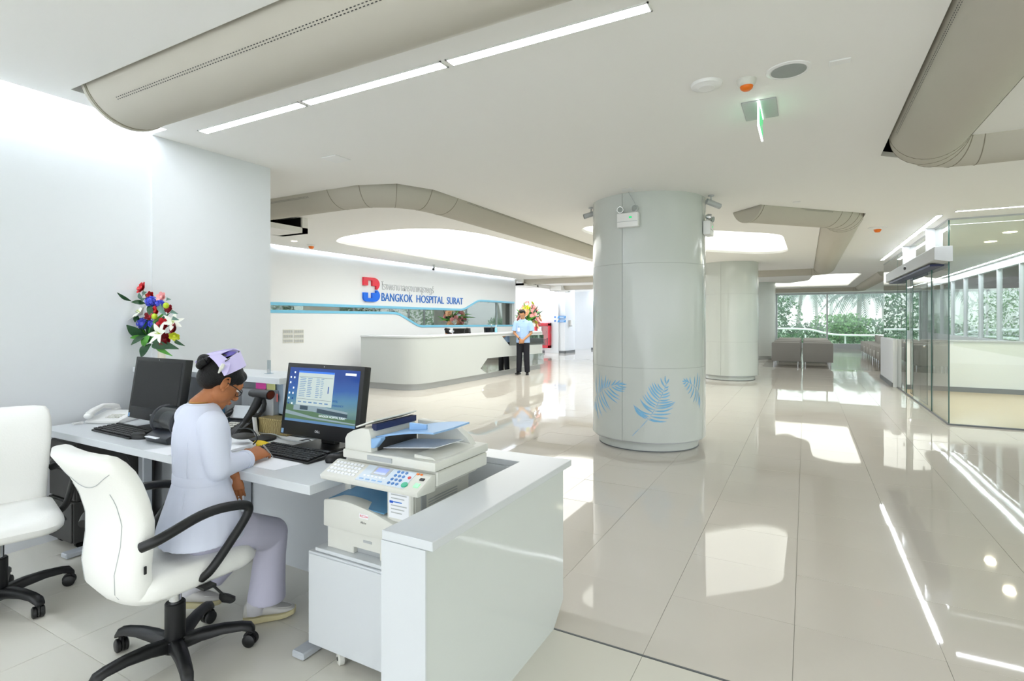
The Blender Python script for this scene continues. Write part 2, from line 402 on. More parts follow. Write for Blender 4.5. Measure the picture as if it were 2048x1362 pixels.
# facade wall left of the far windows, and the column-side wall
o = MB().box(-3.9, -1.36, 31.0, 31.3, 0, CZ).box(-2.1, -1.9, 27.0, 31.0, 0, CZ).build('wall_window_side', 'wall_paint', smooth=0); struct(o)
# ================================================================ air ducts hung in ceiling slots
DZ = 2.89; DR = 0.262
def seg_duct(path, rad):
    return smooth_poly([Vector((x, y, DZ)) for x, y in path], rad, 4, closed=False)
def ring(mb, p, t, r, wd=0.012, n=32):
    mb.tube([p-t*wd/2, p+t*wd/2], r, n)
def duct(label, path, rad, caps=(False, False), seams=2.0, vents=()):
    root = thing('air_duct', label, 'air duct', (path[0][0], path[0][1], DZ), group=None)
    pts = seg_duct(path, rad)
    MB().tube(pts, DR, 40).build('sleeve', 'duct_cloth', root, world=True, smooth=60)
    # seams at the mitres of the bends, sewn as thin raised rings
    for i in range(1, len(pts)-1):
        if rad < 0.2: break
        sm = MB(); t = (pts[i+1]-pts[i-1]).normalized(); ring(sm, pts[i], t, DR+0.0025, 0.006); sm.build('elbow_seam', 'duct_seam', root, world=True)
    for k, on in enumerate(caps):
        if on:
            a, b = (pts[0], pts[1]) if k == 0 else (pts[-1], pts[-2])
            t = (b-a).normalized()
            MB().tube([a-t*0.004, a+t*0.022], DR+0.007, 40).build('end_band', 'duct_cloth', root, world=True)
            q = MB(); ring(q, a+t*0.034, t, DR+0.003, 0.006); q.build('end_seam', 'duct_seam', root, world=True)
    for a, b, side, ang in vents:      # rows of small outlet holes read as a thin dark line
        a, b = Vector((*a, DZ)), Vector((*b, DZ)); t = (b-a).normalized(); s_ = t.cross(Vector((0,0,1)))*side
        d = s_*math.cos(R(ang))-Vector((0,0,1))*math.sin(R(ang))
        nr = d; mbv = MB()
        up_ = t.cross(nr).normalized()
        for off in (-0.006, 0.006):
            L = (b-a).length; n_ = int(L/0.022)
            for i in range(n_):
                c = a+t*(i*0.022+0.006)+nr*(DR+0.0006)+up_*off
                mbv.add([c-t*0.006-up_*0.0022, c+t*0.006-up_*0.0022, c+t*0.006+up_*0.0022, c-t*0.006+up_*0.0022], [(0,1,2,3)])
        o = mbv.build('outlet_holes', 'dark_grey', root, world=True, smooth=0); o['kind'] = 'stuff'
    return root
duct('pale fabric duct running across the top left corner of the ceiling', [(-3.75,1.81),(-0.45,1.81),(-0.2,1.56),(-0.2,-1.6)], 0.28, (True, False), vents=[((-3.5,1.81),(-0.6,1.81),1,45)])
duct('long beige duct bending past the largest glowing ceiling panel', [(-6.2,4.25),(-3.67,4.25),(-3.67,16.0)], 0.75, vents=[((-5.7,4.25),(-4.7,4.25),1,32),((-3.67,5.2),(-3.67,15.5),1,25)])
duct('beige zigzag duct between the round columns and the glass entrance', [(-0.63,7.2),(0.44,8.33),(0.44,16.6),(-3.3,16.6)], 0.3, (True, False), vents=[((-0.35,7.5),(0.15,8.02),1,25)])
duct('thick beige duct in the top right corner of the ceiling', [(0.82,-1.2),(0.82,5.37),(4.4,5.37)], 0.34, vents=[((0.82,1.2),(0.82,4.8),-1,25),((1.6,5.37),(4.2,5.37),1,25)])
duct('farthest beige duct beside the window wall', [(2.05,18.5),(2.05,26.65),(-1.4,26.65)], 0.3)
duct('beige cross duct beyond the sign wall, the nearer of two', [(-8.5,16.3),(-4.05,16.3)], 0.1)
duct('beige cross duct over the blue direction signs, the farther of two', [(-8.9,20.05),(-3.3,20.05)], 0.1)
# drop boxes the ducts come out of
def drop_box(label, X, y0, y1, dep, zb=2.585):
    r_ = thing('duct_box', label, 'duct box', (X, (y0+y1)/2, zb))
    b = MB(); b.box(X-dep, X-dep+0.02, y0, y1, zb, CZ); b.box(X-dep, X, y0, y0+0.05, zb, CZ); b.box(X-dep, X, y1-0.09, y1, zb, CZ); b.box(X-dep, X, y0, y1, zb, zb+0.07)
    b.build('casing', 'ceiling_paint', r_, world=True, smooth=0)
    MB().box(X-dep+0.02, X-0.03, y0+0.05, y1-0.09, zb+0.07, zb+0.075).box(X-dep+0.02, X-dep+0.03, y0+.05, y1-.05, zb+.05, CZ+.1).box(X-dep+.03, X-.03, y0+.05, y0+.06, zb+.05, CZ).box(X-dep+.03, X-.03, y1-.10, y1-.09, zb+.07, CZ).build('shade_lining', 'dark_void', r_, world=True, smooth=0)  # dark sheets added inside the casing, shade of the hollow put into colour
drop_box('white ceiling box where the long bent duct starts', -5.9, 3.3, 5.03, 0.5)
drop_box('small white ceiling box at the end of the nearer far cross duct', -8.3, 15.95, 17.1, 0.5)
drop_box('small white ceiling box at the end of the farther cross duct', -8.7, 19.8, 20.9, 0.4)

# ================================================================ ceiling fixtures
def strip_lamp(label, a, b, wd=0.062, grp=None):
    a, b = Vector(a), Vector(b); t = (b-a).normalized(); L = (b-a).length; ang = math.atan2(t.y, t.x)
    r_ = thing('strip_lamp', label, 'strip light', ((a.x+b.x)/2, (a.y+b.y)/2, CZ), ang, grp)
    MB().box(-L/2, L/2, -wd/2, wd/2, -0.004, -0.001).build('diffuser', 'lamp_light', r_, smooth=0)
    m_ = MB(); h = wd/2+0.008; hl = L/2+0.008
    for x0, x1, y0, y1 in ((-hl, hl, -h, -h+0.008), (-hl, hl, h-0.008, h), (-hl, -hl+0.008, -h, h), (hl-0.008, hl, -h, h)): m_.box(x0, x1, y0, y1, -0.006, 0)
    m_.build('frame', 'white_plastic', r_, smooth=0)
strip_lamp('nearest, rightmost of the three strip lights beside the top left duct', (-1.655,2.34), (-0.60,2.34))
strip_lamp('middle one of the three strip lights beside the top left duct', (-2.755,2.34), (-1.70,2.34))
strip_lamp('leftmost, farthest of the three strip lights beside the top left duct', (-3.84,2.34), (-2.80,2.34))
strip_lamp('long strip light beside the glass entrance, running into the hall', (1.535,8.82), (1.535,14.8), 0.06)
strip_lamp('long strip light along the front of the glass box', (1.66,8.60), (4.6,8.60), 0.055)
strip_lamp('long strip light over the right window wall seen through glass', (3.82,14.2), (3.82,28.0), 0.06)
def disc_thing(name, label, cat, x, y, prof, m, part, extra=None):
    r_ = thing(name, label, cat, (x, y, CZ))
    MB().lathe([(r, -z) for r, z in prof], n=32).build(part, m, r_)
    if extra: extra(r_)
    return r_
disc_thing('wireless_access_disc', 'shallow white disc on the ceiling left of the orange detector', 'ceiling disc', -0.504, 3.271, [(0.0,0.028),(0.045,0.028),(0.05,0.024),(0.082,0.016),(0.088,0.004),(0.088,0.0)], 'white_plastic', 'disc')
def orng(r_): MB().lathe([(0,-0.062),(0.02,-0.060),(0.032,-0.05),(0.036,-0.036)], n=24).build('orange_cap', 'orange', r_)
disc_thing('smoke_detector', 'cream smoke detector with an orange cap near the exit sign', 'smoke detector', -0.295, 3.327, [(0.0,0.037),(0.036,0.037),(0.048,0.022),(0.052,0.006),(0.052,0)], 'cream_plastic', 'base', orng)
def spk(r_): MB().lathe([(0,-0.012),(0.06,-0.011),(0.088,-0.007)], n=32).build('grille', MATS.get('grille_grey') or mat('grille_grey', 'a9afab', 0.6, bump=(900, 0.5)), r_)
disc_thing('ceiling_speaker', 'round grey grille speaker right of the orange detector', 'speaker', -0.081, 3.304, [(0.088,0.006),(0.095,0.009),(0.112,0.004),(0.113,0)], 'white_plastic', 'rim', spk)
def plate(name, label, cat, x, y, sx, sy, m='white_plastic', h=0.008, rz=0):
    r_ = MB().box(-sx/2, sx/2, -sy/2, sy/2, -h, 0).build(name, m, bev=0.003); r_.location = (x, y, CZ); r_.rotation_euler.z = rz
    return tag(r_, label, cat)
plate('ceiling_plate', 'small white cover plate right of the ceiling speaker', 'cover plate', 0.16, 3.32, 0.10, 0.06)
plate('ceiling_hatch', 'square white access plate above the corner of the left wall', 'cover plate', -3.493, 3.271, 0.17, 0.17)
plate('ceiling_plate', 'small cover plate at the top of the nearest round column', 'cover plate', -1.64, 5.52, 0.12, 0.10)
plate('ceiling_plate', 'tiny cover plate in front of the zigzag duct', 'cover plate', -0.091, 7.045, 0.08, 0.08)
def orng2(r_): MB().lathe([(0,-0.075),(0.03,-0.07),(0.045,-0.05),(0.05,-0.03)], n=20).build('orange_cap', 'orange', r_)
disc_thing('smoke_detector', 'orange capped detector on a round plate near the glass entrance', 'smoke detector', 0.936, 9.563, [(0.0,0.03),(0.05,0.03),(0.06,0.012),(0.12,0.008),(0.12,0)], 'white_plastic', 'base', orng2)
disc_thing('smoke_detector', 'small red capped detector above the left end of the sign wall', 'smoke detector', -7.9, 6.812, [(0.0,0.03),(0.05,0.03),(0.07,0.012),(0.07,0)], 'white_plastic', 'base', orng2)
disc_thing('down_light', 'round warm downlight in the glass box, the nearer of two', 'downlight', 2.793, 11.043, [(0.0,0.003),(0.065,0.003),(0.08,0.006),(0.085,0)], 'down_light', 'lens')
disc_thing('down_light', 'round warm downlight in the glass box, the farther of two', 'downlight', 2.833, 12.215, [(0.0,0.003),(0.065,0.003),(0.08,0.006),(0.085,0)], 'down_light', 'lens')
disc_thing('down_light', 'tiny round downlight above the blue stripe at far left', 'downlight', -7.79, 6.35, [(0.0,0.002),(0.035,0.002),(0.045,0.004),(0.05,0)], 'down_light', 'lens')
disc_thing('ceiling_speaker', 'small pale speaker over the sign lettering', 'speaker', -7.843, 10.93, [(0.0,0.008),(0.08,0.008),(0.11,0.003),(0.11,0)], 'white_plastic', 'rim')
# exit sign
mat('exit_green', '0f9a52', 0.3, emit=0.8, ecol='17b368'); mat('exit_glow', 'eafff4', 0.3, emit=3.0, ecol='e8fff2'); mat('lens_black', '101113', 0.1, bump=(20,0.01))
ex = thing('exit_sign', 'edge-lit green exit sign hanging from a ceiling plate', 'exit sign', (-0.257, 3.83, CZ))
MB().box(-0.10, 0.10, -0.17, 0.17, -0.008, 0).build('ceiling_plate', 'frame_grey', ex, bev=0.003)
MB().box(-0.004, 0.004, -0.165, 0.165, -0.155, -0.008).build('acrylic_panel', 'thin_plastic', ex, smooth=0)
m_ = MB(); m_.box(-0.0055, 0.0055, -0.17, 0.17, -0.160, -0.152).box(-0.0055, 0.0055, -0.172, -0.163, -0.160, -0.008).box(-0.007, 0.007, -0.17, 0.17, -0.014, -0.008)
m_.build('glowing_edge', 'exit_glow', ex, smooth=0)
for sx in (1, -1):
    m_ = MB(); x0, x1 = sorted((sx*0.0045, sx*0.0052)); m_.box(x0, x1, -0.155, 0.155, -0.145, -0.02); m_.build('green_face', 'exit_green', ex, smooth=0)
    # running figure, arrow and door in white
    X = sx*0.0058
    m_ = MB()
    def q(pts): m_.prism([(a*sx*-1, b) for a, b in pts], min(sx*0.0053, X), max(sx*0.0053, X), 'x')
    q([(0.02,-0.135),(0.07,-0.135),(0.07,-0.03),(0.02,-0.03),(0.02,-0.045),(0.058,-0.045),(0.058,-0.12),(0.02,-0.12)])
    q([(-0.01,-0.04),(0.005,-0.04),(0.005,-0.055),(-0.01,-0.055)])
    q([(-0.02,-0.06),(0.005,-0.058),(0.015,-0.085),(0.005,-0.088),(0.0,-0.075),(-0.005,-0.1),(0.01,-0.13),(-0.002,-0.132),(-0.018,-0.105),(-0.035,-0.12),(-0.045,-0.113),(-0.025,-0.095)])
    q([(-0.14,-0.085),(-0.10,-0.05),(-0.10,-0.075),(-0.07,-0.075),(-0.07,-0.095),(-0.10,-0.095),(-0.10,-0.12)])
    m_.build('pictogram', 'white_plastic', ex, smooth=0)

# ================================================================ round columns
def column(label, cx, cy, n_sec=4, parts=True):
    r_ = thing('column', label, 'column', (cx, cy, 0))
    MB().lathe([(0.622, 0.10), (0.622, CZ+0.05)], n=64).build('core', 'frame_grey', r_)
    tiers = [0.115, 0.905, 2.03, CZ]
    gap = 0.002/0.64
    for k in range(3):
        for s_ in range(n_sec):
            a0 = R(-100.5)+s_*2*PI/n_sec+gap; a1 = a0+2*PI/n_sec-2*gap; z0, z1 = tiers[k]+0.001, tiers[k+1]-(0.001 if k < 2 else 0)
            rr = []
            for i in range(17):
                a = a0+(a1-a0)*i/16
                rr.append([Vector((rad*math.cos(a), rad*math.sin(a), z)) for rad, z in ((0.624,z0),(0.64,z0),(0.64,z1),(0.624,z1))])
            MB().loft(rr).build('shaft_panel', 'column_panel', r_, smooth=30)
    MB().lathe([(0.60, 0.001), (0.60, 0.09), (0.56, 0.09), (0.56, 0.118)], n=64).build('base_ring', 'column_panel', r_, smooth=30) if False else MB().lathe([(0.565, 0.001), (0.565, 0.12)], n=64).build('plinth', 'column_panel', r_)
    MB().lathe([(0.567, 0.0), (0.567, 0.012)], n=64).build('plinth_gap', 'skirting', r_)
    return r_
C1 = column('nearest round white column with three blue palm leaf prints', -1.626, 6.30)
C2 = column('second round white column, just behind the nearest one', -1.622, 14.0)
C3 = column('third round white column, farthest, next to the grey seats', -1.60, 21.9)
# palm prints wrapped on the first column
def col_hit(u, v):
    d = pd(u, v, 1.0)-Vector((0,0,EYE)); cx, cy, r0 = -1.626, 6.30, 0.6405
    a = d.x*d.x+d.y*d.y; b = -2*(d.x*cx+d.y*cy); c = cx*cx+cy*cy-r0*r0
    disc = max(b*b-4*a*c, 0.0); t = (-b-math.sqrt(disc))/(2*a)
    p = Vector((d.x*t, d.y*t, EYE+d.z*t)); return math.atan2(p.y-cy, p.x-cx), p.z
def frond(stem, leaves, bend=0.0):
    # stem and leaves in (theta*r, z); every leaflet is a thin lens wrapped on the cylinder
    m_ = MB(); r0 = 0.6412
    def W(p, o=0.0): return Vector((r0*math.cos(p[0]/0.64), r0*math.sin(p[0]/0.64), p[1]))
    def lens(a, b, wd, crv):
        a, b = Vector(a), Vector(b); t = b-a; n_ = Vector((-t.y, t.x)).normalized(); L = t.length
        N = 7; l1, l2 = [], []
        for i in range(N+1):
            s_ = i/N; c = a+t*s_+n_*crv*math.sin(PI*s_)*L; h = wd*math.sin(PI*min(s_*0.95+0.05, 1))**0.8*(1-0.3*s_)
            l1.append(W(c+n_*h)); l2.append(W(c-n_*h))
        m_.grid([l1, l2])
    for i in range(len(stem)-1): 
        lens(stem[i], stem[i+1], 0.0035, 0)
    for a, b, wd, crv in leaves: lens(a, b, wd, crv)
    return m_.build('palm_leaf_print', 'leaf_print', C1, smooth=0)
def c_at(u, v): th, z = col_hit(u, v); return Vector((th*0.64, z))
def make_frond(stem_px, pairs, seed):
    rr = random.Random(seed); st = [c_at(*p) for p in stem_px]; lv = []
    for (u0, v0, u1, v1) in pairs:
        a, b = c_at(u0, v0), c_at(u1, v1)
        lv.append((a, b, 0.0080+0.09*min((b-a).length, 0.2)*0.15, rr.uniform(-0.03, 0.03)+(0.10 if u1 < u0 else -0.06)))
    frond(st, lv)
make_frond([(1264,872),(1280,856),(1300,834),(1312,815),(1320,798),(1328,780),(1334,765)],
  [(1296,837,1266,808),(1298,834,1278,818),(1302,829,1270,811),(1305,825,1281,800),(1308,820,1279,797),(1311,815,1285,790),(1313,811,1289,787),(1316,806,1293,781),(1318,801,1296,772),(1320,797,1299,768),(1323,791,1304,764),(1325,786,1308,764),(1327,781,1315,766),(1330,774,1321,755),(1333,768,1331,751),(1334,767,1338,757),
   (1299,837,1334,843),(1302,833,1339,836),(1305,828,1343,827),(1309,822,1347,815),(1312,816,1350,806),(1314,812,1352,803),(1317,806,1346,802),(1319,801,1340,798),(1322,795,1341,789),(1324,790,1340,784),(1327,783,1337,777),(1330,776,1338,772),(1286,835,1268,812),(1292,838,1272,815),(1297,839,1325,842)], 1)
make_frond([(1190,800),(1198,786),(1208,777),(1222,771),(1236,768),(1250,767)],
  [(1195,790,1193,752),(1197,787,1199,742),(1200,783,1203,750),(1203,780,1206,758),(1207,778,1212,749),(1211,775,1217,757),(1216,773,1221,760),(1222,771,1232,759),(1228,770,1241,760),(1234,769,1247,764),(1240,768,1254,768),
   (1192,797,1199,841),(1194,793,1205,834),(1197,789,1214,826),(1200,786,1217,818),(1204,782,1222,822),(1208,780,1236,807),(1213,778,1241,800),(1218,775,1241,793),(1223,773,1250,783),(1229,772,1252,778),(1235,770,1254,774),(1190,802,1196,828),(1189,803,1191,822)], 2)
make_frond([(1366,762),(1376,764),(1386,770),(1394,780),(1399,792)],
  [(1370,762,1364,762),(1374,763,1367,756),(1379,766,1372,755),(1383,768,1380,753),(1388,772,1389,752),(1392,776,1395,744),(1396,782,1399,750),
   (1372,764,1365,768),(1376,765,1368,774),(1380,768,1372,781),(1384,770,1375,788),(1388,774,1380,797),(1392,778,1386,805),(1395,783,1391,806),(1398,789,1395,812),(1399,793,1398,818)], 3)

# emergency twin lamps and cameras near the column
def emergency(label, M):
    r_ = thing('emergency_light', label, 'emergency light', (0,0,0)); r_.matrix_world = M; r_.location = M.translation; r_.rotation_euler = M.to_euler()
    MB().box(-0.115, 0.115, -0.075, 0.0, -0.10, 0.05).build('housing', 'white_plastic', r_, bev=0.008, seg=2)
    MB().box(-0.11, 0.11, -0.0765, -0.075, -0.045, -0.040).build('trim_line', 'frame_grey', r_, smooth=0)
    MB().box(0.02, 0.05, -0.0775, -0.075, -0.01, 0.008).build('indicator', 'exit_green', r_, smooth=0)
    for sx in (-0.085, 0.085):
        h = MB().tube([(sx,-0.035,0.05),(sx,-0.035,0.075)], 0.008, 8).lathe([(0.012,0.03),(0.03,0.01),(0.034,-0.015),(0.034,-0.028)], c=(sx,-0.05,0.095), axis=(-0.25 if sx < 0 else 0.25, 0.9, 0.25), n=18)
        hd = h.build('lamp_head', 'chrome', r_)
        MB().lathe([(0,-0.030),(0.03,-0.029)], c=(sx,-0.05,0.095), axis=(-0.25 if sx < 0 else 0.25, 0.9, 0.25), n=18).build('lens', 'grille_grey', hd)
    return r_
def on_col(u, v, off=0.0):
    th, z = col_hit(u, v); r0 = 0.64+off
    return Matrix.Translation((-1.626+r0*math.cos(th), 6.30+r0*math.sin(th), z)) @ Matrix.Rotation(th+PI/2, 4, 'Z'), th, z
M1, th1, z1 = on_col(1259, 437)
emergency('twin-head emergency light box on the front of the nearest column', M1)
thR = th1+R(92)
emergency('emergency light box on the right side of the nearest column', Matrix.Translation((-1.626+0.64*math.cos(thR), 6.30+0.64*math.sin(thR), 2.46)) @ Matrix.Rotation(thR+PI/2, 4, 'Z'))
cb = MB().tube([M1.translation+Vector((-0.02,-0.035,0.35)), M1.translation+Vector((0.0,-0.03,0.27)), M1.translation+Vector((0.06,-0.045,0.17)), M1.translation+Vector((0.09,-0.05,0.11))], 0.003, 6).build('cable', 'frame_grey')
tag(cb, 'thin loose wire above the front emergency light on the column', 'cable')
cb = MB().tube([(-0.955, 6.22, 2.76), (-0.97, 6.20, 2.66), (-0.975, 6.2, 2.56)], 0.003, 6).build('cable', 'frame_grey')
tag(cb, 'thin loose wire above the emergency light at the right of the column', 'cable')
def cctv(label, x, y, ang, tilt=0.35, L=0.13):
    r_ = thing('security_camera', label, 'security camera', (x, y, CZ), ang)
    MB().lathe([(0.032,-0.001),(0.032,-0.012),(0.012,-0.018)], n=18).build('ceiling_mount', 'frame_grey', r_)
    MB().tube([(0,0,-0.015),(0,0,-0.05),(0.02,0,-0.07)], 0.008, 8).build('arm', 'frame_grey', r_)
    d = Vector((math.cos(tilt), 0, -math.sin(tilt))); c = Vector((0.02,0,-0.09))
    b = MB().tube([c-d*L*0.45, c+d*L*0.55], 0.031, 20).build('camera_body', 'frame_grey', r_)
    MB().tube([c+d*L*0.55, c+d*(L*0.55+0.004)], 0.026, 20).build('lens', 'lens_black', b)
cctv('silver camera hanging left of the nearest round column', -2.29, 6.19, R(205), 0.3)
cctv('silver camera hanging right of the nearest round column', -0.91, 6.215, R(40), 0.3, 0.17)
cctv('tiny camera on the ceiling above the sign lettering', -8.1, 10.75, R(-60), 0.4)
# ================================================================ lettering on the sign wall
sg = thing('wall_sign', 'hospital name sign with red and blue emblem on the white wall', 'wall sign', (WX, 9.9, 1.9), PI/2)
# local frame of the sign: x runs along the wall, z up, y into the wall
def sgM(Y, z, off=0.0): return Matrix.Translation((Y-9.9, -0.0+off, z-1.9)) @ Matrix.Rotation(PI/2, 4, 'X')
def yz(u, v): p = pX(u, v, WX); return p.y, p.z
ya, za = yz(763, 604.5); yb, zb = yz(925, 610)
Lw = yb-ya
for wd_, f0, f1 in (('BANGKOK', 762.8, 825), ('HOSPITAL', 832.7, 887.3), ('SURAT', 893.6, 925.3)):
    f0, f1 = yz(f0, 605)[0], yz(f1, 608)[0]
    text('blue_word', wd_, 0.2, sgM(f0, 1.857), 'sign_text_blue', sg, 0.014, width=f1-f0, height=0.19, label='blue capital letters '+wd_)
yt, _ = yz(763, 580); yt2, _ = yz(867, 580)
text('thai_lettering', 'โรงพยาบาลกรุงเทพสุราษฎร์', 0.2, sgM(yt, 2.06), 'sign_silver', sg, 0.012, width=yt2-yt, height=0.26, label='silver grey script line')
# emblem: a letter B in red over blue with a white cross notched out
y0, _ = yz(724.5, 580); y1, _ = yz(757, 580); W_ = y1-y0; z0, z1_ = 1.83, 2.37; Hh = z1_-z0
def bx(pts): return [(y0-9.9+a*W_, z0-1.9+b*Hh) for a, b in pts]
def arc(cx, cy, rx, ry, a0, a1, n=8): return [(cx+rx*math.cos(R(a0+(a1-a0)*i/n)), cy+ry*math.sin(R(a0+(a1-a0)*i/n))) for i in range(n+1)]
red = [(0.0,0.66),(0.26,0.66),(0.26,0.88),(0.52,0.88),(0.52,0.66),(0.76,0.66),(0.76,0.52),(0.84,0.51)]+arc(0.62,0.74,0.36,0.26,-40,88)+[(0.0,1.0)]
blue = [(0.0,0.37),(0.0,0.16)]+arc(0.2,0.17,0.2,0.17,185,265,4)+arc(0.64,0.26,0.36,0.26,-88,45)+[(0.84,0.49),(0.76,0.48),(0.76,0.37),(0.52,0.37),(0.52,0.15),(0.26,0.15),(0.26,0.37)]
MB().prism(bx(red), -0.05, 0.0, 'y').build('red_emblem_half', 'sign_red', sg, smooth=30, label='red upper half of the emblem')
MB().prism(bx(blue), -0.05, 0.0, 'y').build('blue_emblem_half', mat('emblem_blue', '0a6ae8', 0.25, bump=(50, .01)), sg, smooth=30, label='blue lower half of the emblem')

# switch plates on the sign wall at far left
for r_i in range(3):
    for c_i in range(2):
        p = pX(566+c_i*22, 660+r_i*9.5, WX)
        s_ = thing('switch_plate', '%s grey switch plate of the %s column on the sign wall' % (['top', 'middle', 'bottom'][r_i], ['left', 'right'][c_i]), 'switch plate', (WX, p.y+0.11, p.z-0.03), PI/2, 'switch plates on the sign wall')
        MB().box(-0.115, 0.115, -0.008, 0, -0.04, 0.04).build('plate', 'cream_plastic', s_, bev=0.003)
        for k in range(5): MB().box(-0.1+k*0.042, -0.068+k*0.042, -0.012, -0.008, -0.025, 0.025).build('switch', 'frame_grey', s_, smooth=0)

# ================================================================ reception counter
RX = -6.76
rc = thing('reception_counter', 'long white curved reception counter with mirrored insets', 'reception counter', (-7.2, 11, 0))
outer = [(-8.2,8.36),(RX,8.36),(RX,14.15)]; 
po = smooth_poly([Vector(p) for p in outer], [0,0.55,0], 10, closed=False)
def offs(path, d):
    out = []
    for i, p in enumerate(path):
        t = (path[min(i+1,len(path)-1)]-path[max(i-1,0)]).normalized(); out.append(p+Vector((-t.y, t.x))*d)
    return out
def ribbon(d0, d1, z0, z1): return [tuple(p) for p in offs(po, d0)]+[tuple(p) for p in offs(po, d1)][::-1], z0, z1
pl, a, b = ribbon(0.0, 0.12, 0.13, 1.06); MB().prism(pl, a, b).build('body', mat('reception_white', 'cfd4d3', .3, var=(1.2,.01)), rc, world=True)
pl, a, b = ribbon(-0.02, 0.38, 1.06, 1.10); MB().prism(pl, a, b).build('top', 'white_laminate', rc, world=True, bev=0.006)
pl, a, b = ribbon(0.05, 0.10, 0.0, 0.13); MB().prism(pl, a, b).build('plinth', 'frame_grey', rc, world=True)
pl, a, b = ribbon(0.12, 0.72, 0.72, 0.75); MB().prism(pl, a, b).build('work_surface', 'white_laminate', rc, world=True, bev=0.004)
MB().box(RX-0.5, RX, 14.15, 14.2, 0.13, 1.06).build('end_panel', 'white_laminate', rc, world=True)
def yzR(u, v): p = pX(u, v, RX); return (p.y, p.z)
i1 = [(12.05,1.035),(14.13,1.035),(14.13,0.77),(12.33,0.77)]
i2 = [(10.95,0.14),(11.2,0.48),(14.13,0.43),(14.13,0.14)]
i1 = [yzR(1004,672.5), yzR(1087,669.5), yzR(1087,688.5), yzR(1019,691)]
i2 = [yzR(961,737), yzR(975,716.5), yzR(1087,706), (yzR(1087,706)[0], 0.14), (yzR(961,737)[0]+0.28, 0.14)]
MB().prism(i1, RX, RX+0.004, 'x').build('mirror_inset', 'mirror', rc, world=True, smooth=0)
MB().prism(i2, RX, RX+0.004, 'x').build('mirror_inset', 'mirror', rc, world=True, smooth=0)

# screens standing behind the reception counter
def small_monitor(label, x, y, rz, wd=0.5, h=0.32, z=0.75, tilt=0.12):
    r_ = thing('monitor', label, 'monitor', (x, y, z), rz)
    MB().box(-0.12, 0.12, -0.09, 0.09, 0, 0.015).build('foot', 'black_plastic', r_, bev=0.004)
    MB().box(-0.03, 0.03, 0.01, 0.03, 0.015, 0.2).build('neck', 'black_plastic', r_)
    T_ = Matrix.Rotation(-tilt, 4, 'X')
    MB().box(-wd/2, wd/2, -0.02, 0.02, 0.12, 0.12+h, T_).build('casing', 'black_plastic', r_, bev=0.006)
    MB().box(-wd/2+0.02, wd/2-0.02, -0.0215, -0.0205, 0.15, 0.10+h, T_).build('screen', 'black_gloss', r_, smooth=0)
for lb, u in (('black screen behind the reception counter, left of a pair', 924), ('black screen behind the reception counter, right of a pair', 937)):
    p = pX(u, 660, -7.32); small_monitor(lb, p.x, p.y, R(60) if u < 930 else R(100), 0.42, 0.35, 0.75)
p = pX(984, 663, -7.25); small_monitor('lone black screen behind the reception counter beside the bottle', p.x, p.y, R(75), 0.46, 0.36)
p = pX(992, 664, -6.9)
bt = thing('pump_bottle', 'blue pump bottle on the reception counter top', 'bottle', (p.x, p.y, 1.10))
mat('bottle_blue', '8fc7dd', 0.2, bump=(30,.01))
MB().lathe([(0,0),(0.032,0),(0.034,0.01),(0.034,0.11),(0.014,0.135),(0.014,0.15)], n=18).build('bottle', 'bottle_blue', bt)
MB().lathe([(0.016,0.15),(0.016,0.17),(0.005,0.172),(0.005,0.2)], n=12).tube([(0,0,0.195),(0.035,0,0.19)], 0.005, 6).build('pump', 'white_plastic', bt)
p = pX(983, 664, -6.9)
bt = thing('clear_bottle', 'clear tall bottle left of the blue pump bottle', 'bottle', (p.x, p.y, 1.10))
MB().lathe([(0,0),(0.03,0),(0.03,0.13),(0.012,0.16),(0.012,0.19)], n=18).build('bottle', 'thin_plastic', bt); MB().lathe([(0.014,0.185),(0.014,0.21),(0,0.21)], n=12).build('cap', 'white_plastic', bt)
p = pX(934, 657, -7.1)
hd = thing('headset', 'dark curved headset band above the paired reception screens', 'headset', (p.x, p.y, 1.13))
MB().tube([(0.0, 0.12*math.cos(R(a_)), 0.10*math.sin(R(a_))) for a_ in range(0, 181, 15)], 0.007, 8).build('band', 'black_plastic', hd)
for sy in (1,-1): MB().ell((0,0.12*sy,-0.02), (0.02,0.02,0.03)).build('ear_pad', 'black_plastic', hd)

# ================================================================ far wall fittings
fc = thing('fire_hose_cabinet', 'red fire hose cabinet on the far white wall', 'fire cabinet', (-10.0, 21.1, 0))
pa, pb = pY(1071, 646, 21.0), pY(1102, 696, 21.0)
x0, x1, z1c, z0c = pa.x, pb.x, pa.z, pb.z
fc.location = ((x0+x1)/2, 21.1, z0c)
m_ = MB()
for bx_ in ((x0,x1,z0c,z0c+0.12),(x0,x1,z1c-0.12,z1c),(x0,x0+0.12,z0c,z1c),(x1-0.10,x1,z0c,z1c)): m_.box(bx_[0],bx_[1],20.88,21.08,bx_[2],bx_[3])
m_.build('frame', 'fire_red', fc, world=True, bev=0.01)
MB().box(x0+0.1, x1-0.1, 21.04, 21.07, z0c+0.1, z1c-0.1).build('back', mat('dull_red', '9c3c40', 0.5, bump=(30,.02)), fc, world=True, smooth=0)
hc = Vector(((x0+x1)/2+0.08, 20.97, z0c+0.68))
MB().lathe([(0.0,-0.04),(0.10,-0.04),(0.10,-0.03),(0.28,-0.03),(0.3,-0.045),(0.3,0.045),(0.28,0.03),(0.1,0.03),(0.1,0.04),(0,0.04)], c=hc, axis=(0,1,0), n=32).build('hose_reel', mat('hose_red', 'c06a6c', 0.5, bump=(60,.05)), fc, world=True)
MB().box(x0+0.16, x0+0.34, 20.885, 20.89, z1c-0.34, z1c-0.16).build('notice', 'paper', fc, world=True, smooth=0)
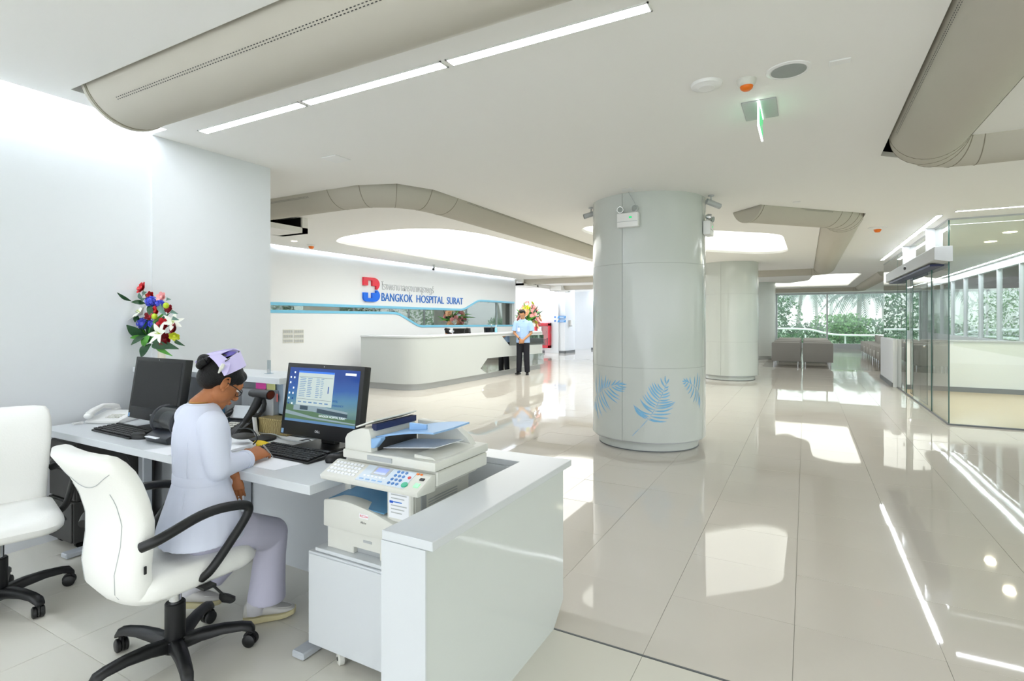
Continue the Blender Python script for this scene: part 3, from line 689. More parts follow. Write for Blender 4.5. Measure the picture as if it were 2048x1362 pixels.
MB().box(x0+0.115, x1-0.095, 20.893, 20.899, z0c+0.115, z1c-0.115).build('glass_door', 'clear_glass', fc, world=True, smooth=0)
MB().lathe([(0.05,0),(0.05,0.22),(0.02,0.27),(0.02,0.3)], c=(x1-0.2, 20.97, z0c+0.12), n=16).build('extinguisher', 'fire_red', fc, world=True)
mat('sign_panel_blue', '3f8fd2', 0.3, bump=(50,.01))
for k, (v0, v1) in enumerate(((631.5,637),(639.5,644.5))):
    a_, b_ = pY(1114, v0, 21.0), pY(1131, v1, 21.0)
    q_ = thing('direction_sign', ['upper', 'lower'][k]+' blue direction sign on the far white pier', 'sign', ((a_.x+b_.x)/2, 21.035, (a_.z+b_.z)/2))
    MB().prism([(a_.x-q_.location.x,-0.055),(b_.x-q_.location.x,-0.055),(b_.x-q_.location.x,0.055),(a_.x-q_.location.x+0.06,0.055)], -0.01, 0.0, 'y').build('plate', 'sign_panel_blue', q_, smooth=0)
    MB().box(a_.x-q_.location.x-0.14, a_.x-q_.location.x-0.07, -0.01, 0.0, -0.03, 0.035).build('arrow_plate', 'sign_text_blue', q_, smooth=0)
    MB().box(-0.08, 0.15, -0.0115, -0.0105, 0.005, 0.022).box(-0.08, 0.10, -0.0115, -0.0105, -0.03, -0.018).build('printed_lines', 'paper', q_, smooth=0)
p = pd(1142, 650, 22.0)
ds = thing('hand_sanitiser', 'small pale dispenser on the far white pier beside the corridor', 'dispenser', (-8.98, 21.6, 1.2), PI/2)
MB().box(-0.08, 0.08, -0.1, 0, -0.02, 0.22).build('housing', 'white_plastic', ds, bev=0.015, seg=2)
MB().box(-0.06, 0.06, -0.11, -0.02, -0.06, -0.02).build('drip_tray', 'frame_grey', ds, bev=0.005)
# ================================================================ glass entrance box on the right
GX = 1.70; GY = 9.19
gw = thing('glass_screen', 'clear glass screen and sliding doors of the entrance box', 'glass screen', (GX, GY, 0))
def pane(x0, x1, y0, y1, z0, z1, nm='glass_pane', m='green_glass'): return MB().box(x0, x1, y0, y1, z0, z1).build(nm, m, gw, world=True, smooth=0)
pane(GX-0.006, GX+0.006, GY+0.01, 10.25, 0.02, 2.20, 'glass_pane')
pane(GX-0.006, GX+0.006, 10.32, 11.9, 0.02, 2.20, 'sliding_door')
pane(GX+0.05, GX+0.062, 11.0, 12.6, 0.02, 2.20, 'sliding_door')
pane(GX-0.006, GX+0.006, 12.66, 13.75, 0.02, 2.20, 'glass_pane')
pane(GX-0.006, GX+0.006, GY+0.01, 13.75, 2.43, CZ-0.01, 'upper_pane')
pane(GX-0.006, GX+0.006, 13.78, 16.0, 1.0, CZ-0.01, 'glass_pane')
pane(GX+0.01, 3.6, GY-0.006, GY+0.006, 0.02, CZ-0.02, 'front_pane')
pane(3.61, 5.6, GY-0.006, GY+0.006, 0.02, CZ-0.02, 'front_pane')
mat('glass_edge', '2f5a50', 0.15, bump=(30,.01))
e = MB()
for x, y, z0, z1 in ((GX,GY,0.02,CZ),(GX,10.25,0.02,2.2),(GX,10.32,0.02,2.2),(GX,11.9,0.02,2.2),(GX+0.056,11.0,.02,2.2),(GX,12.66,.02,2.2),(GX,13.75,.02,CZ)): e.box(x-0.007, x+0.007, y-0.004, y+0.004, z0, z1)
e.build('glass_edge', 'glass_edge', gw, world=True, smooth=0)
MB().box(GX-0.012, GX+0.012, GY-0.01, 13.75, 0.0, 0.022).box(GX-0.01, 5.6, GY-0.012, GY+0.012, 0.0, 0.022).build('floor_channel', 'skirting', gw, world=True, smooth=0)
MB().box(GX-0.012, GX+0.012, GY-0.01, 16.0, CZ-0.02, CZ).box(GX-0.01, 5.6, GY-0.012, GY+0.012, CZ-0.02, CZ).build('head_channel', 'frame_grey', gw, world=True, smooth=0)
for y, z in ((10.9, 1.0), (12.9, 1.0)):
    MB().lathe([(0,-0.02),(0.03,-0.02),(0.03,0.02),(0,0.02)], c=(GX, y, z), axis=(1,0,0), n=16).build('lock_disc', 'chrome', gw, world=True)
op = thing('door_operator', 'silver box of the sliding door drive above the glass doors', 'door operator', (GX-0.06, 11.4, 2.3))
MB().prism([(GX-0.16,2.24),(GX+0.0,2.21),(GX+0.04,2.21),(GX+0.04,2.42),(GX-0.16,2.42)], GY-0.02, 14.2, 'y').build('casing', 'frame_grey', op, world=True, bev=0.004)
MB().box(GX-0.14, GX+0.02, GY+0.4, 13.9, 2.185, 2.215).build('track', mat('navy_plastic', '1b2450', 0.4, bump=(50,.01)), op, world=True, smooth=0)
MB().ell((GX-0.165, 11.6, 2.33), (0.02,0.09,0.03)).build('motion_sensor', 'black_plastic', op, world=True)
for y in (10.1, 12.3):
    h_ = thing('hanging_bracket', '%s white hanger post over the sliding doors' % ('nearer' if y < 11 else 'farther'), 'bracket', (GX-0.05, y, 2.42))
    MB().box(-0.05, 0.05, -0.06, 0.06, 0, CZ-2.425).build('post', 'white_laminate', h_, smooth=0, bev=0.003)
    MB().box(-0.07, 0.07, -0.08, 0.08, CZ-2.435, CZ-2.422).build('flange', 'white_laminate', h_, smooth=0)
# low white walls in and beyond the entrance box
o = MB().box(GX-0.08, GX+0.12, 13.8, 15.9, 0, 1.0).box(GX+0.12, 3.95, 13.5, 13.65, 0, 1.0).box(3.95, 4.12, 13.5, 31.2, 0, 0.95).build('wall_right_low', 'wall_paint', smooth=0); struct(o)
o = MB().box(GX+0.12, 3.95, 13.48, 13.5, 0, 0.10).box(GX-0.095, GX-0.08, 13.8, 15.9, 0, 0.09).build('baseboard_right', 'skirting', smooth=0); struct(o)
o = MB().box(GX+0.12, 3.95, 13.46, 13.66, 1.0, 1.02).build('trim_1', 'frame_grey', smooth=0); struct(o)
# inside the entrance box the floor is warmer tile
o = MB().box(GX+0.03, 3.95, GY+0.03, 13.48, 0.001, 0.006).build('floor_mat_area', mat('tan_floor', 'd9c6a8', 0.25, var=(1.0,.04)), smooth=0); struct(o)
# window wall on the right
ww = MB().box(3.97, 4.07, 13.6, 31.2, 2.62, CZ).build('window_1', 'white_laminate', smooth=0); struct(ww)
for y in [13.62+1.52*i for i in range(12)]:
    MB().box(3.98, 4.08, y-0.03, y+0.03, 0.95, 2.7).build('mullion', 'white_laminate', ww, smooth=0)
    if y < 30: MB().box(4.02, 4.03, y+0.05, y+1.47, 0.96, 2.62).build('pane', 'green_glass', ww, smooth=0)
# far window wall
FY = 31.15
wf = MB().box(-1.4, 4.1, FY-0.05, FY+0.05, 2.70, CZ).box(-1.4, 4.1, FY-0.1, FY+0.1, 0.0, 0.25).build('window_2', 'white_laminate', smooth=0); struct(wf)
fx = [-1.36, 0.97, 3.42]
for x, wd in ((-1.33, 0.11), (0.95, 0.07), (3.35, 0.07), (4.0, 0.07)):
    MB().box(x-wd/2, x+wd/2, FY-0.08, FY+0.08, 0.1, 2.75).build('mullion', 'white_laminate', wf, smooth=0)
for a_, b_ in ((-1.27, 0.91), (0.99, 3.31), (3.39, 3.96)):
    MB().box(a_, b_, FY-0.006, FY+0.006, 0.25, 2.7).build('pane', 'window_glass', wf, smooth=0)
# ================================================================ outside
mat('grass', '7d9a6c', 0.9, bump=(20, .6), var=(3, .25)); mat('paving_out', 'd8d9da', 0.6, var=(2, .05)); mat('rail_paint', 'f0f3f4', 0.4, bump=(50,.01))
mat('leaf_green', '5f8f4a', 0.6, var=(4, .3)); mat('leaf_dark', '3c6b38', 0.6, var=(4, .3)); mat('palm_green', '34523a', 0.6, var=(4, .25)); mat('bark', '8d8578', 0.9, bump=(12, .6), var=(6, .2))
o = MB().box(-40, 60, 31.3, 140, -0.4, -0.15).box(9.2, 60, -30, 140, -0.4, -0.15).build('ground', 'grass', smooth=0); struct(o)
o = MB().box(-12, 9, 31.3, 33.6, -0.3, -0.02).box(4.15, 7.0, 13.5, 33.6, -0.3, -0.02).build('terrace', 'paving_out', smooth=0); struct(o)
rl = thing('guard_rail', 'white curved kerb rail outside the far windows', 'rail', (0, 36, 0))
pts = [(-8, 36.5, 0.92), (-0.4, 36.0, 0.90), (0.3, 36.0, 0.86), (1.1, 36.0, 0.62), (1.8, 36.0, 0.55), (8.5, 36.3, 0.55), (8.7, 30, 0.55), (8.7, 14, 0.6)]
MB().tube(smooth_poly([Vector(p_) for p_ in pts], 0.4, 4, closed=False), 0.06, 10).build('rail', 'rail_paint', rl, world=True)
for x in (-6,-4,-2,0,2,4,6,8): MB().box(x-0.04, x+0.04, 36.1, 36.16, -0.15, 0.55).build('post', 'rail_paint', rl, world=True, smooth=0)
def foliage(mb, c, r, n, rr, sz):
    for _ in range(n):
        d = Vector((rr.gauss(0,1), rr.gauss(0,1), rr.gauss(0,1))).normalized()*rr.uniform(0.55,1)**0.5
        p_ = Vector(c)+Vector((d.x*r[0], d.y*r[1], d.z*r[2]))
        if p_.z < -0.15: p_.z = rr.uniform(-.15, .3)
        a = Vector((rr.gauss(0,1), rr.gauss(0,1), rr.gauss(0,1))).normalized(); b = a.cross(Vector((rr.gauss(0,1), rr.gauss(0,1), rr.gauss(0,1)))).normalized()
        s_ = sz*rr.uniform(.6,1.3); mb.add([p_-a*s_, p_+b*s_*.45, p_+a*s_, p_-b*s_*.45], [(0,1,2,3)])
rr = random.Random(11)
def bush(label, x, y, h, wd, m, n=900, sz=0.13):
    t = thing('bush', label, 'bush', (x, y, -0.15))
    mb_ = MB()
    for _ in range(6): foliage(mb_, (rr.uniform(-wd*.5,wd*.5), rr.uniform(-wd*.3,wd*.3), h*rr.uniform(.35,.6)), (wd*.45, wd*.4, h*.45), n//6, rr, sz)
    o = mb_.build('foliage', m, t, smooth=0); o['kind'] = 'stuff'
    MB().tube([(0,0,0),(0.05,0,h*.5)], [0.06,.03], 6).tube([(0,0,0.2),(-0.4,0.1,h*.6)], [0.04,.02], 6).build('stem', 'bark', t)
bush('dark leafy tree outside the left end of the far windows', -1.9, 41, 3.6, 2.4, 'leaf_dark', 1700)
bush('bright green bush outside just right of the far window post', 1.9, 40, 2.0, 2.0, 'leaf_green', 1400)
bush('low bush outside behind the rail at left', 0.0, 41, 1.5, 2.6, 'leaf_dark', 1000)
bush('wide green bush outside the middle of the far windows', 4.4, 42, 1.9, 3.6, 'leaf_dark', 1500)
bush('bright bush outside right of the leaning palm trunks', 7.5, 44, 2.0, 2.2, 'leaf_green', 1100)
bush('dense shrub seen through the entrance glass, nearer one', 12.5, 22, 3.4, 3.6, 'leaf_dark', 3200, 0.11)
bush('dense shrub seen through the entrance glass, farther one', 12.5, 30, 3.6, 4.2, 'leaf_dark', 3200, 0.11)
bush('dense shrub at the right edge of the view outside', 13.5, 15.5, 3.0, 3.4, 'leaf_dark', 2800, 0.11)
bush('tall shrub outside behind the far right corner', 11.5, 38, 3.8, 4.2, 'leaf_green', 2800, 0.11)
hb = MB()
for i in range(16): foliage(hb, (-10+i*2.0, 39, 0.15), (1.3,0.6,0.55), 260, rr, 0.10)
tag(hb.build('hedge', 'leaf_dark', smooth=0), 'low continuous hedge behind the white rail outside', 'hedge', kind='stuff')
def palm(label, x, y, h, lean, wd=0.16, nf=15, L=2.6):
    t = thing('palm_tree', label, 'palm tree', (x, y, -0.15))
    tr = [Vector((lean[0]*(s_**1.6), lean[1]*s_, h*s_)) for s_ in [i/10 for i in range(11)]]
    MB().tube(tr, [wd*(1.25-.45*i/10) for i in range(11)], 10).build('trunk', 'bark', t)
    top = tr[-1]
    for k in range(nf):
        a = 2*PI*k/nf+rr.uniform(-.2,.2); el = rr.uniform(0.1, 1.0); d = Vector((math.cos(a), math.sin(a), 0)); mb_ = MB()
        N = 12; sp = []
        for i in range(N+1):
            s_ = i/N; sp.append(top+d*L*s_*math.cos(el*.6)+Vector((0,0,L*(math.sin(el)*s_-1.05*s_*s_))))
        mb_.tube(sp, [0.025*(1-.8*i/N) for i in range(N+1)], 4)
        sd = d.cross(Vector((0,0,1)))
        for i in range(1, N+1):
            for q_ in (0, .5):
                b0 = sp[i-1].lerp(sp[i], q_); tt = (sp[i]-sp[i-1]).normalized(); ln = 0.62*math.sin(PI*min((i+q_)/N*.85+.12,1))+.12
                for sg_ in (1,-1):
                    tip = b0+(sd*sg_*.75+tt*.55+Vector((0,0,-.55))).normalized()*ln; wv = tt*0.07
                    mb_.add([b0-wv, b0+wv, tip], [(0,1,2)])
        mb_.build('frond', 'palm_green', t, smooth=0)
palm('palm tree with a crown at the top left of the far windows', -0.55, 47, 3.9, (0.3, 0), .13, 13)
palm('slim palm trunk left of the far window post', 0.9, 53, 4.3, (-.2, 0), .12, 12)
palm('thick palm just right of the middle window post', 3.35, 46, 3.6, (.1, 0), .16, 15, 2.8)
palm('palm with a full crown in the middle of the far windows', 5.6, 52, 4.0, (-.2, 0), .14, 14)
palm('leaning palm trunk at the right of the far windows', 7.9, 44, 5.2, (1.2, 0), .15, 13)
palm('straight palm trunk close behind the leaning one', 9.3, 47, 5.4, (.5, 0), .13, 13)
palm('palm outside seen through the entrance glass', 13, 27, 5.0, (.6, 0), .2, 14)
palm('hazy distant palm between the window posts', 2.2, 64, 4.8, (.3, 0), .15, 11)
palm('hazy distant palm right of the bright bush', 7.3, 68, 5.0, (-.3, 0), .15, 11)
# rain haze over the garden
hm = bpy.data.materials.new('rain_haze'); hm.use_nodes = True; n_ = hm.node_tree.nodes; l_ = hm.node_tree.links
n_.remove(n_['Principled BSDF']); vs = n_.new('ShaderNodeVolumeScatter'); vs.inputs['Color'].default_value = (.80,.87,.90,1); vs.inputs['Density'].default_value = 0.042; vs.inputs['Anisotropy'].default_value = 0.3
l_.new(vs.outputs[0], n_['Material Output'].inputs['Volume'])
o = MB().box(-30, 60, 36.6, 110, -0.1, 16).box(9.3, 60, 2, 36.5, -0.1, 16).build('garden_haze', hm, smooth=0); struct(o)

# the downlights really light the entrance box
for x, y in ((2.793,11.043),(2.833,12.215)):
    ld = bpy.data.lights.new('down_light_beam', 'AREA'); ld.shape = 'DISK'; ld.size = 0.13; ld.energy = 12; ld.color = (1, .88, .7)
    lo_ = bpy.data.objects.new('down_light_beam', ld); COL.objects.link(lo_); lo_.location = (x, y, CZ-0.012)
# ================================================================ waiting seats by the far windows
mat('seat_grey', '94918d', 0.75, bump=(120, .08), var=(3, .04)); mat('seat_light', 'acaaa5', 0.7, bump=(120, .08), var=(3, .03))
def armchair(label, x, y, rz, wd=0.80, h=0.72, m='seat_grey', m2='seat_light', group=None):
    r_ = thing('lounge_seat', label, 'armchair', (x, y, 0), rz, group)
    # local: seat faces -y
    MB().box(-wd/2+.06, wd/2-.06, -0.33, 0.22, 0.16, 0.40).build('seat', m2, r_, bev=0.03, seg=2)
    MB().box(-wd/2, wd/2, 0.22, 0.34, 0.14, h).build('backrest', m, r_, bev=0.02, seg=2)
    MB().box(-wd/2+.02, wd/2-.02, 0.15, 0.24, 0.38, h+.02).build('back_cushion', m2, r_, bev=0.03, seg=2)
    for s_ in (-1, 1):
        MB().box(min(s_*wd/2, s_*(wd/2-.07)), max(s_*wd/2, s_*(wd/2-.07)), -0.33, 0.24, 0.16, 0.56).build('armrest', m2, r_, bev=0.015, seg=2)
        for yy in (-0.28, 0.26): MB().cyl((s_*(wd/2-.07), yy, 0), (s_*(wd/2-.07), yy, 0.16), 0.016, 10).build('leg', 'chrome', r_)
    return r_
k = 0
rows = ['front row', 'second row', 'third row', 'fourth row']
for rw in range(4):
    for c_ in range(2):
        yy = 18.95+rw*1.55
        armchair('grey backed seat, %s of the central block, %s one' % (rows[rw], ['left', 'right'][c_]), -0.53+c_*0.86, yy, PI, group='seats of the central block')
for i in range(9):
    armchair('pale armchair in the right row by the windows, %s from the entrance glass' % ['first','second','third','fourth','fifth','sixth','seventh','eighth','ninth'][i], 2.32, 16.9+i*1.12, -PI/2, 0.72, 0.80, 'seat_light', 'seat_light', group='armchairs of the right row')
# ================================================================ near work counter, desk, cart, copier
nc = thing('low_counter', 'low white L-shaped counter wall in the foreground', 'counter', (-1.1, 1.8, 0))
MB().prism([(1.305,0.0),(2.25,0.0),(2.36,0.09),(2.36,0.72),(1.305,0.72)], -1.183, -1.014, 'x').build('side_panel', 'gloss_panel', nc, world=True, smooth=0)
MB().box(-4.15, -1.184, 2.24, 2.36, 0.0, 0.72).build('front_panel', 'white_laminate', nc, world=True, smooth=0)
MB().prism([(-1.186,1.300),(-0.985,1.300),(-0.985,2.394),(-4.15,2.394),(-4.15,2.245),(-1.186,2.245)], 0.7205, 0.75).build('top', 'white_laminate', nc, world=True, bev=0.002)
# end board facing the cart
MB().box(-1.186, -1.010, 1.298, 1.304, 0.0, 0.72).build('end_panel', 'white_laminate', nc, world=True, smooth=0)
# raised shelf unit
ht = thing('raised_shelf', 'raised white shelf unit at the back of the desk', 'shelf', (-3.3, 2.2, 0.75))
HX0, HX1 = -4.2, -2.64
MB().box(HX0, HX1, 2.05, 2.36, 1.05, 1.085).build('top_board', 'white_laminate', ht, world=True, bev=0.002)
MB().box(HX0, HX1, 2.29, 2.31, 0.752, 1.05).build('back_board', 'white_laminate', ht, world=True, smooth=0)
for x in (HX0, -3.72, -3.2, HX1-.018): MB().box(x, x+.018, 2.09, 2.29, 0.752, 1.05).build('divider', 'white_laminate', ht, world=True, smooth=0)
# desk
dk = thing('desk', 'long white office desk with grey T feet', 'desk', (-2.97, 1.8, 0))
MB().box(-4.18, -1.757, 1.507, 2.10, 0.711, 0.75).build('desk_top', 'white_laminate', dk, world=True, bev=0.0015)
MB().box(-4.12, -1.80, 2.10, 2.12, 0.0, 0.71).build('modesty_panel', 'white_laminate', dk, world=True, smooth=0)
mat('foot_grey', 'c7ccd2', 0.35, metal=0.2, bump=(90,.02))
for x in (-3.08, -2.90, -1.86, -3.86):
    MB().prism([(x-.035,1.53 if x > -2 else 1.51),(x+.035,1.53 if x > -2 else 1.51),(x+.035,2.08),(x-.035,2.08)], 0.004, 0.034).build('foot', 'foot_grey', dk, world=True, bev=0.006)
    if x != -2.90: MB().box(x-.03, x+.03, 1.93, 1.99, 0.034, 0.711).build('leg', 'foot_grey', dk, world=True, bev=0.006)
    else: MB().box(x-.10, x-.04, 2.03, 2.09, 0.034, 0.711).build('leg', 'foot_grey', dk, world=True, bev=0.006)
MB().lathe([(0,0),(0.028,0),(0.028,0.004),(0,0.004)], c=(-3.3,2.02,0.7502), n=18).build('cable_grommet', 'frame_grey', dk, world=True)
# dark pedestal cabinets under the left end
pc = thing('pedestal_cabinet', 'dark grey drawer cabinet under the left end of the desk', 'cabinet', (-4.15, 1.6, 0))
MB().box(-4.26, -3.92, 1.585, 2.05, 0.05, 0.30).build('body', 'dark_grey', pc, world=True, bev=0.003)
MB().box(-4.26, -3.92, 1.60, 2.05, 0.305, 0.66).build('upper_body', 'dark_grey', pc, world=True, bev=0.003)
MB().box(-4.255, -3.925, 1.575, 1.585, 0.055, 0.295).build('drawer', 'dark_grey', pc, world=True, bev=0.002)
MB().box(-4.255, -3.925, 1.59, 1.60, 0.31, 0.48).build('drawer', 'dark_grey', pc, world=True, bev=0.002)
MB().box(-4.255, -3.925, 1.59, 1.60, 0.485, 0.655).build('drawer', 'dark_grey', pc, world=True, bev=0.002)
for x, y in ((-4.2,1.64),(-3.98,1.64),(-4.2,2.0),(-3.98,2.0)): MB().lathe([(0,-.012),(.024,-.012),(.024,.012),(0,.012)], c=(x,y,.0245), axis=(1,0,0), n=14).build('caster', 'black_plastic', pc, world=True)
cp = thing('computer_case', 'black box on the floor under the desk behind the chairs', 'computer', (-3.6, 1.9, 0))
MB().box(-3.82, -3.45, 1.82, 2.05, 0.002, 0.12).build('case', 'black_plastic', cp, world=True, bev=0.005)
MB().box(-3.80, -3.47, 1.815, 1.82, 0.02, 0.10).build('front_grille', 'black_gloss', cp, world=True, smooth=0)

# cart
ct = thing('printer_cart', 'white box cart on clear casters under the copier', 'cart', (-1.55, 1.8, 0))
MB().box(-1.845, -1.225, 1.575, 2.10, 0.055, 0.445).build('body', 'white_laminate', ct, world=True, bev=0.003)
MB().box(-1.815, -1.235, 1.585, 2.09, 0.447, 0.462).build('top_board', 'white_laminate', ct, world=True, bev=0.002)
MB().box(-1.835, -1.235, 1.569, 1.574, 0.062, 0.438).build('front_panel', 'white_laminate', ct, world=True, bev=0.002)
for x, y in ((-1.68,1.60),(-1.32,1.60),(-1.68,2.05),(-1.32,2.05)):
    c_ = MB().lathe([(0,-.014),(.02,-.014),(.027,-.009),(.027,.009),(.02,.014),(0,.014)], c=(x,y,.0275), axis=(.5,.86,0), n=20).build('caster', 'thin_plastic' if False else 'cream_plastic', ct, world=True)
    MB().lathe([(0,-.016),(.008,-.016),(.008,.016),(0,.016)], c=(x,y,.0275), axis=(.5,.86,0), n=10).build('hub', 'dark_grey', c_, world=True)

# copier, local frame: x right, y depth, z up, origin at its front left foot
cpz = 0.462
K = thing('photocopier', 'cream multifunction copier with blue paper trays on the cart', 'copier', (-1.775, 1.615, cpz))
def kb(x0,x1,y0,y1,z0,z1,nm,m='cream_plastic',bev=0.004,par=K,**kw): return MB().box(x0,x1,y0,y1,z0,z1).build(nm, m, par, bev=bev, **kw)
KW = 0.455
# paper drawer with a handle notch
dw = MB().prism([(0,0.0),(0.15,0.0),(0.15,0.028),(0.29,0.028),(0.29,0.0),(KW,0.0),(KW,0.092),(0,0.092)], 0.0, 0.40, 'y').build('paper_drawer', 'cream_plastic', K, bev=0.003)
kb(0.152,0.288,0.02,0.03,0.001,0.03,'handle_recess','frame_grey',0, dw)
text('badge', 'TRAY 1', 0.012, Matrix.Translation((0.2,-0.002,0.062)) @ Matrix.Rotation(PI/2,4,'X'), 'dark_grey', dw, 0.0004, width=0.045) if False else None
kb(0.205,0.25,-0.0015,0.0,0.058,0.068,'drawer_badge','frame_grey',0, dw)
# front cover with a waved upper edge
wave = [(0.005,0.205)]+[(0.005+0.45*i/14, 0.205+0.012*math.sin(i/14*2*PI*0.95+0.2)-0.055*max(0,(i/14-0.55)/0.45)**1.6) for i in range(15)]
MB().prism([(0.0,0.096),(0.40,0.096),(0.425,0.12),(0.43,0.15)]+wave[::-1][1:-1]+[(0.0,0.198)], -0.022, 0.05, 'y').build('front_cover', 'cream_plastic', K, bev=0.006, seg=2)
kb(0.43,KW,0.0,0.05,0.096,0.165,'front_corner','cream_plastic')
kb(0.0,KW,0.05,0.40,0.096,0.20,'lower_body','cream_plastic')
kb(0.325,KW,0.0,0.40,0.165,0.315,'right_tower','cream_plastic', 0.008)
kb(0.0,0.325,0.36,0.40,0.20,0.315,'rear_wall','dark_grey',0.002)
kb(-0.004,0.03,0.10,0.40,0.20,0.30,'left_wall','cream_plastic',0.004)
# blue output tray
P = []
for i in range(9):
    x = 0.02+0.305*i/8; row = []
    for j in range(7):
        y = -0.012+0.34*j/6; row.append((x, y, 0.207+0.045*(j/6)**1.4*(1-0.3*math.cos(i/8*PI))+0.010*math.sin(i/8*PI*2)*(j/6)-0.012*(i/8)*(1-j/6)))
    P.append(row)
MB().grid(P, 0.004).build('output_tray', 'deep_blue_plastic', K)
MB().prism([(0.05,0.24),(0.14,0.245),(0.30,0.225),(0.32,0.235),(0.32,0.285),(0.12,0.285)], 0.20, 0.205, 'y').build('tray_guide', 'deep_blue_plastic', K, smooth=0)
kb(0.07,0.325,0.22,0.36,0.285,0.315,'exit_slot','dark_grey',0.002)
# side details on the right
sd = MB().box(KW,KW+0.002,0.02,0.14,0.10,0.31).build('side_door','cream_plastic',K,bev=0)
kb(KW,KW+0.004,0.05,0.085,0.20,0.285,'power_recess','frame_grey',0.001)
for q_ in range(6): kb(KW,KW+0.003,0.10,0.30,0.185+q_*0.011,0.189+q_*0.011,'vent_slat','frame_grey',0)
kb(0.34,0.44,-0.0015,0.0,0.185,0.285,'instruction_label','paper',0)
for q_ in range(6): kb(0.352,0.43-0.012*(q_%3),-0.0025,-0.0015,0.275-q_*0.014,0.279-q_*0.014,'label_line','sign_text_blue' if q_ in (2,) else 'frame_grey',0)
kb(0.345,0.362,-0.0028,-0.0016,0.243,0.252,'label_mark','sign_blue',0)
bd = kb(0.205,0.255,-0.0235,-0.022,0.165,0.182,'badge','paper',0.0003)
text('badge_text', 'RICOH', 0.012, Matrix.Translation((0.209,-0.0236,0.169)) @ Matrix.Rotation(PI/2,4,'X'), 'sign_red', bd, 0.0003, width=0.042, label='red maker lettering')
text('model_text', 'Aficio', 0.01, Matrix.Translation((0.21,-0.0222,0.143)) @ Matrix.Rotation(PI/2,4,'X'), 'dark_grey', K, 0.0003, width=0.03, label='small grey lettering')
# control panel, sloping to the front
SC0, SC1 = 0.055, 0.535
cpn = MB().prism([(-0.065,0.325),(-0.06,0.305),(0.05,0.30),(0.05,0.365),(0.03,0.368)], 0.025, SC1-0.005, 'x').build('control_panel','cream_plastic',K,bev=0.005,seg=2)
def onp(s_, t_, h=0.0):  # s along x, t from the front edge to the back of the sloping face
    a = Vector((s_, -0.063, 0.3265)); b = Vector((s_, 0.03, 0.3688)); n_ = (b-a).cross(Vector((-1,0,0))).normalized(); n_ = n_ if n_.z > 0 else -n_
    return a+(b-a)*t_+n_*h
def pad(s0,s1,t0,t1,nm,m,h=0.003,bev=0.0006):
    q_ = MB(); v0 = [onp(s0,t0,-.001),onp(s1,t0,-.001),onp(s1,t1,-.001),onp(s0,t1,-.001)]; v1 = [onp(s0,t0,h),onp(s1,t0,h),onp(s1,t1,h),onp(s0,t1,h)]
    q_.loft([v0,v1]); return q_.build(nm, m, cpn, bev=bev)
pad(0.215,0.46,0.06,0.95,'panel_overlay',mat('overlay_blue','cfdbe6',0.4,bump=(60,.01)),0.0012,0)
pad(0.262,0.345,0.45,0.92,'display_bezel','frame_grey',0.003); pad(0.275,0.332,0.52,0.86,'display',mat('display_violet','8d9bd0',0.2,emit=0.25,ecol='8d9bd0'),0.0038,0)
for r_i in range(4):
    for c_i in range(8): pad(0.045+c_i*0.0195,0.059+c_i*0.0195,0.2+r_i*0.19,0.31+r_i*0.19,'one_touch_key','paper',0.003)
for c_i in range(6): pad(0.235+c_i*0.02,0.248+c_i*0.02,0.32,0.39,'function_key','paper',0.003)
for c_i in range(4): pad(0.23+c_i*0.032,0.25+c_i*0.032,0.14,0.2,'function_key','tray_blue',0.003)
mat('key_blue','3f78ba',0.3,bump=(50,.01)); mat('key_green','1fae86',0.3,bump=(50,.01)); mat('key_red','d2423c',0.3,bump=(50,.01)); mat('key_lime','8fe8a6',0.3,emit=0.3,ecol='8fe8a6')
for r_i in range(4):
    for c_i in range(3):
        c_ = onp(0.378+c_i*0.02, 0.2+r_i*0.21, 0.0); MB().lathe([(0.0068,-.001),(0.0068,0.003),(0,0.004)], c=c_, axis=onp(0,0,1)-onp(0,0,0), n=12).build('number_key','key_blue',cpn)
MB().lathe([(0.0135,-.001),(0.0135,0.004),(0,0.005)], c=onp(0.452,0.24), axis=onp(0,0,1)-onp(0,0,0), n=18).build('start_key','key_green',cpn)
MB().lathe([(0.007,-.001),(0.007,0.004),(0,0.005)], c=onp(0.447,0.62), axis=onp(0,0,1)-onp(0,0,0), n=12).build('stop_key','key_red',cpn)
pad(0.493,0.515,0.22,0.42,'power_lamp','key_lime'); pad(0.495,0.515,0.60,0.72,'power_key','black_plastic'); pad(0.462,0.474,0.86,0.93,'status_lamp','orange'); pad(0.48,0.49,0.86,0.93,'status_lamp','orange')
# scanner body and lid
kb(SC0,SC1,0.052,0.42,0.315,0.372,'scanner_body','cream_plastic',0.005)
kb(SC0+.10,SC1-.03,0.05,0.38,0.297,0.316,'scanner_neck','cream_plastic',0.003)
lid = MB().box(SC0-.003,SC1+.003,0.035,0.425,0.376,0.412).build('scanner_lid','cream_plastic',K,bev=0.006,seg=2)
MB().box(SC0+.14,SC0+.27,0.031,0.036,0.385,0.403).build('lid_grip','frame_grey',lid,smooth=0)
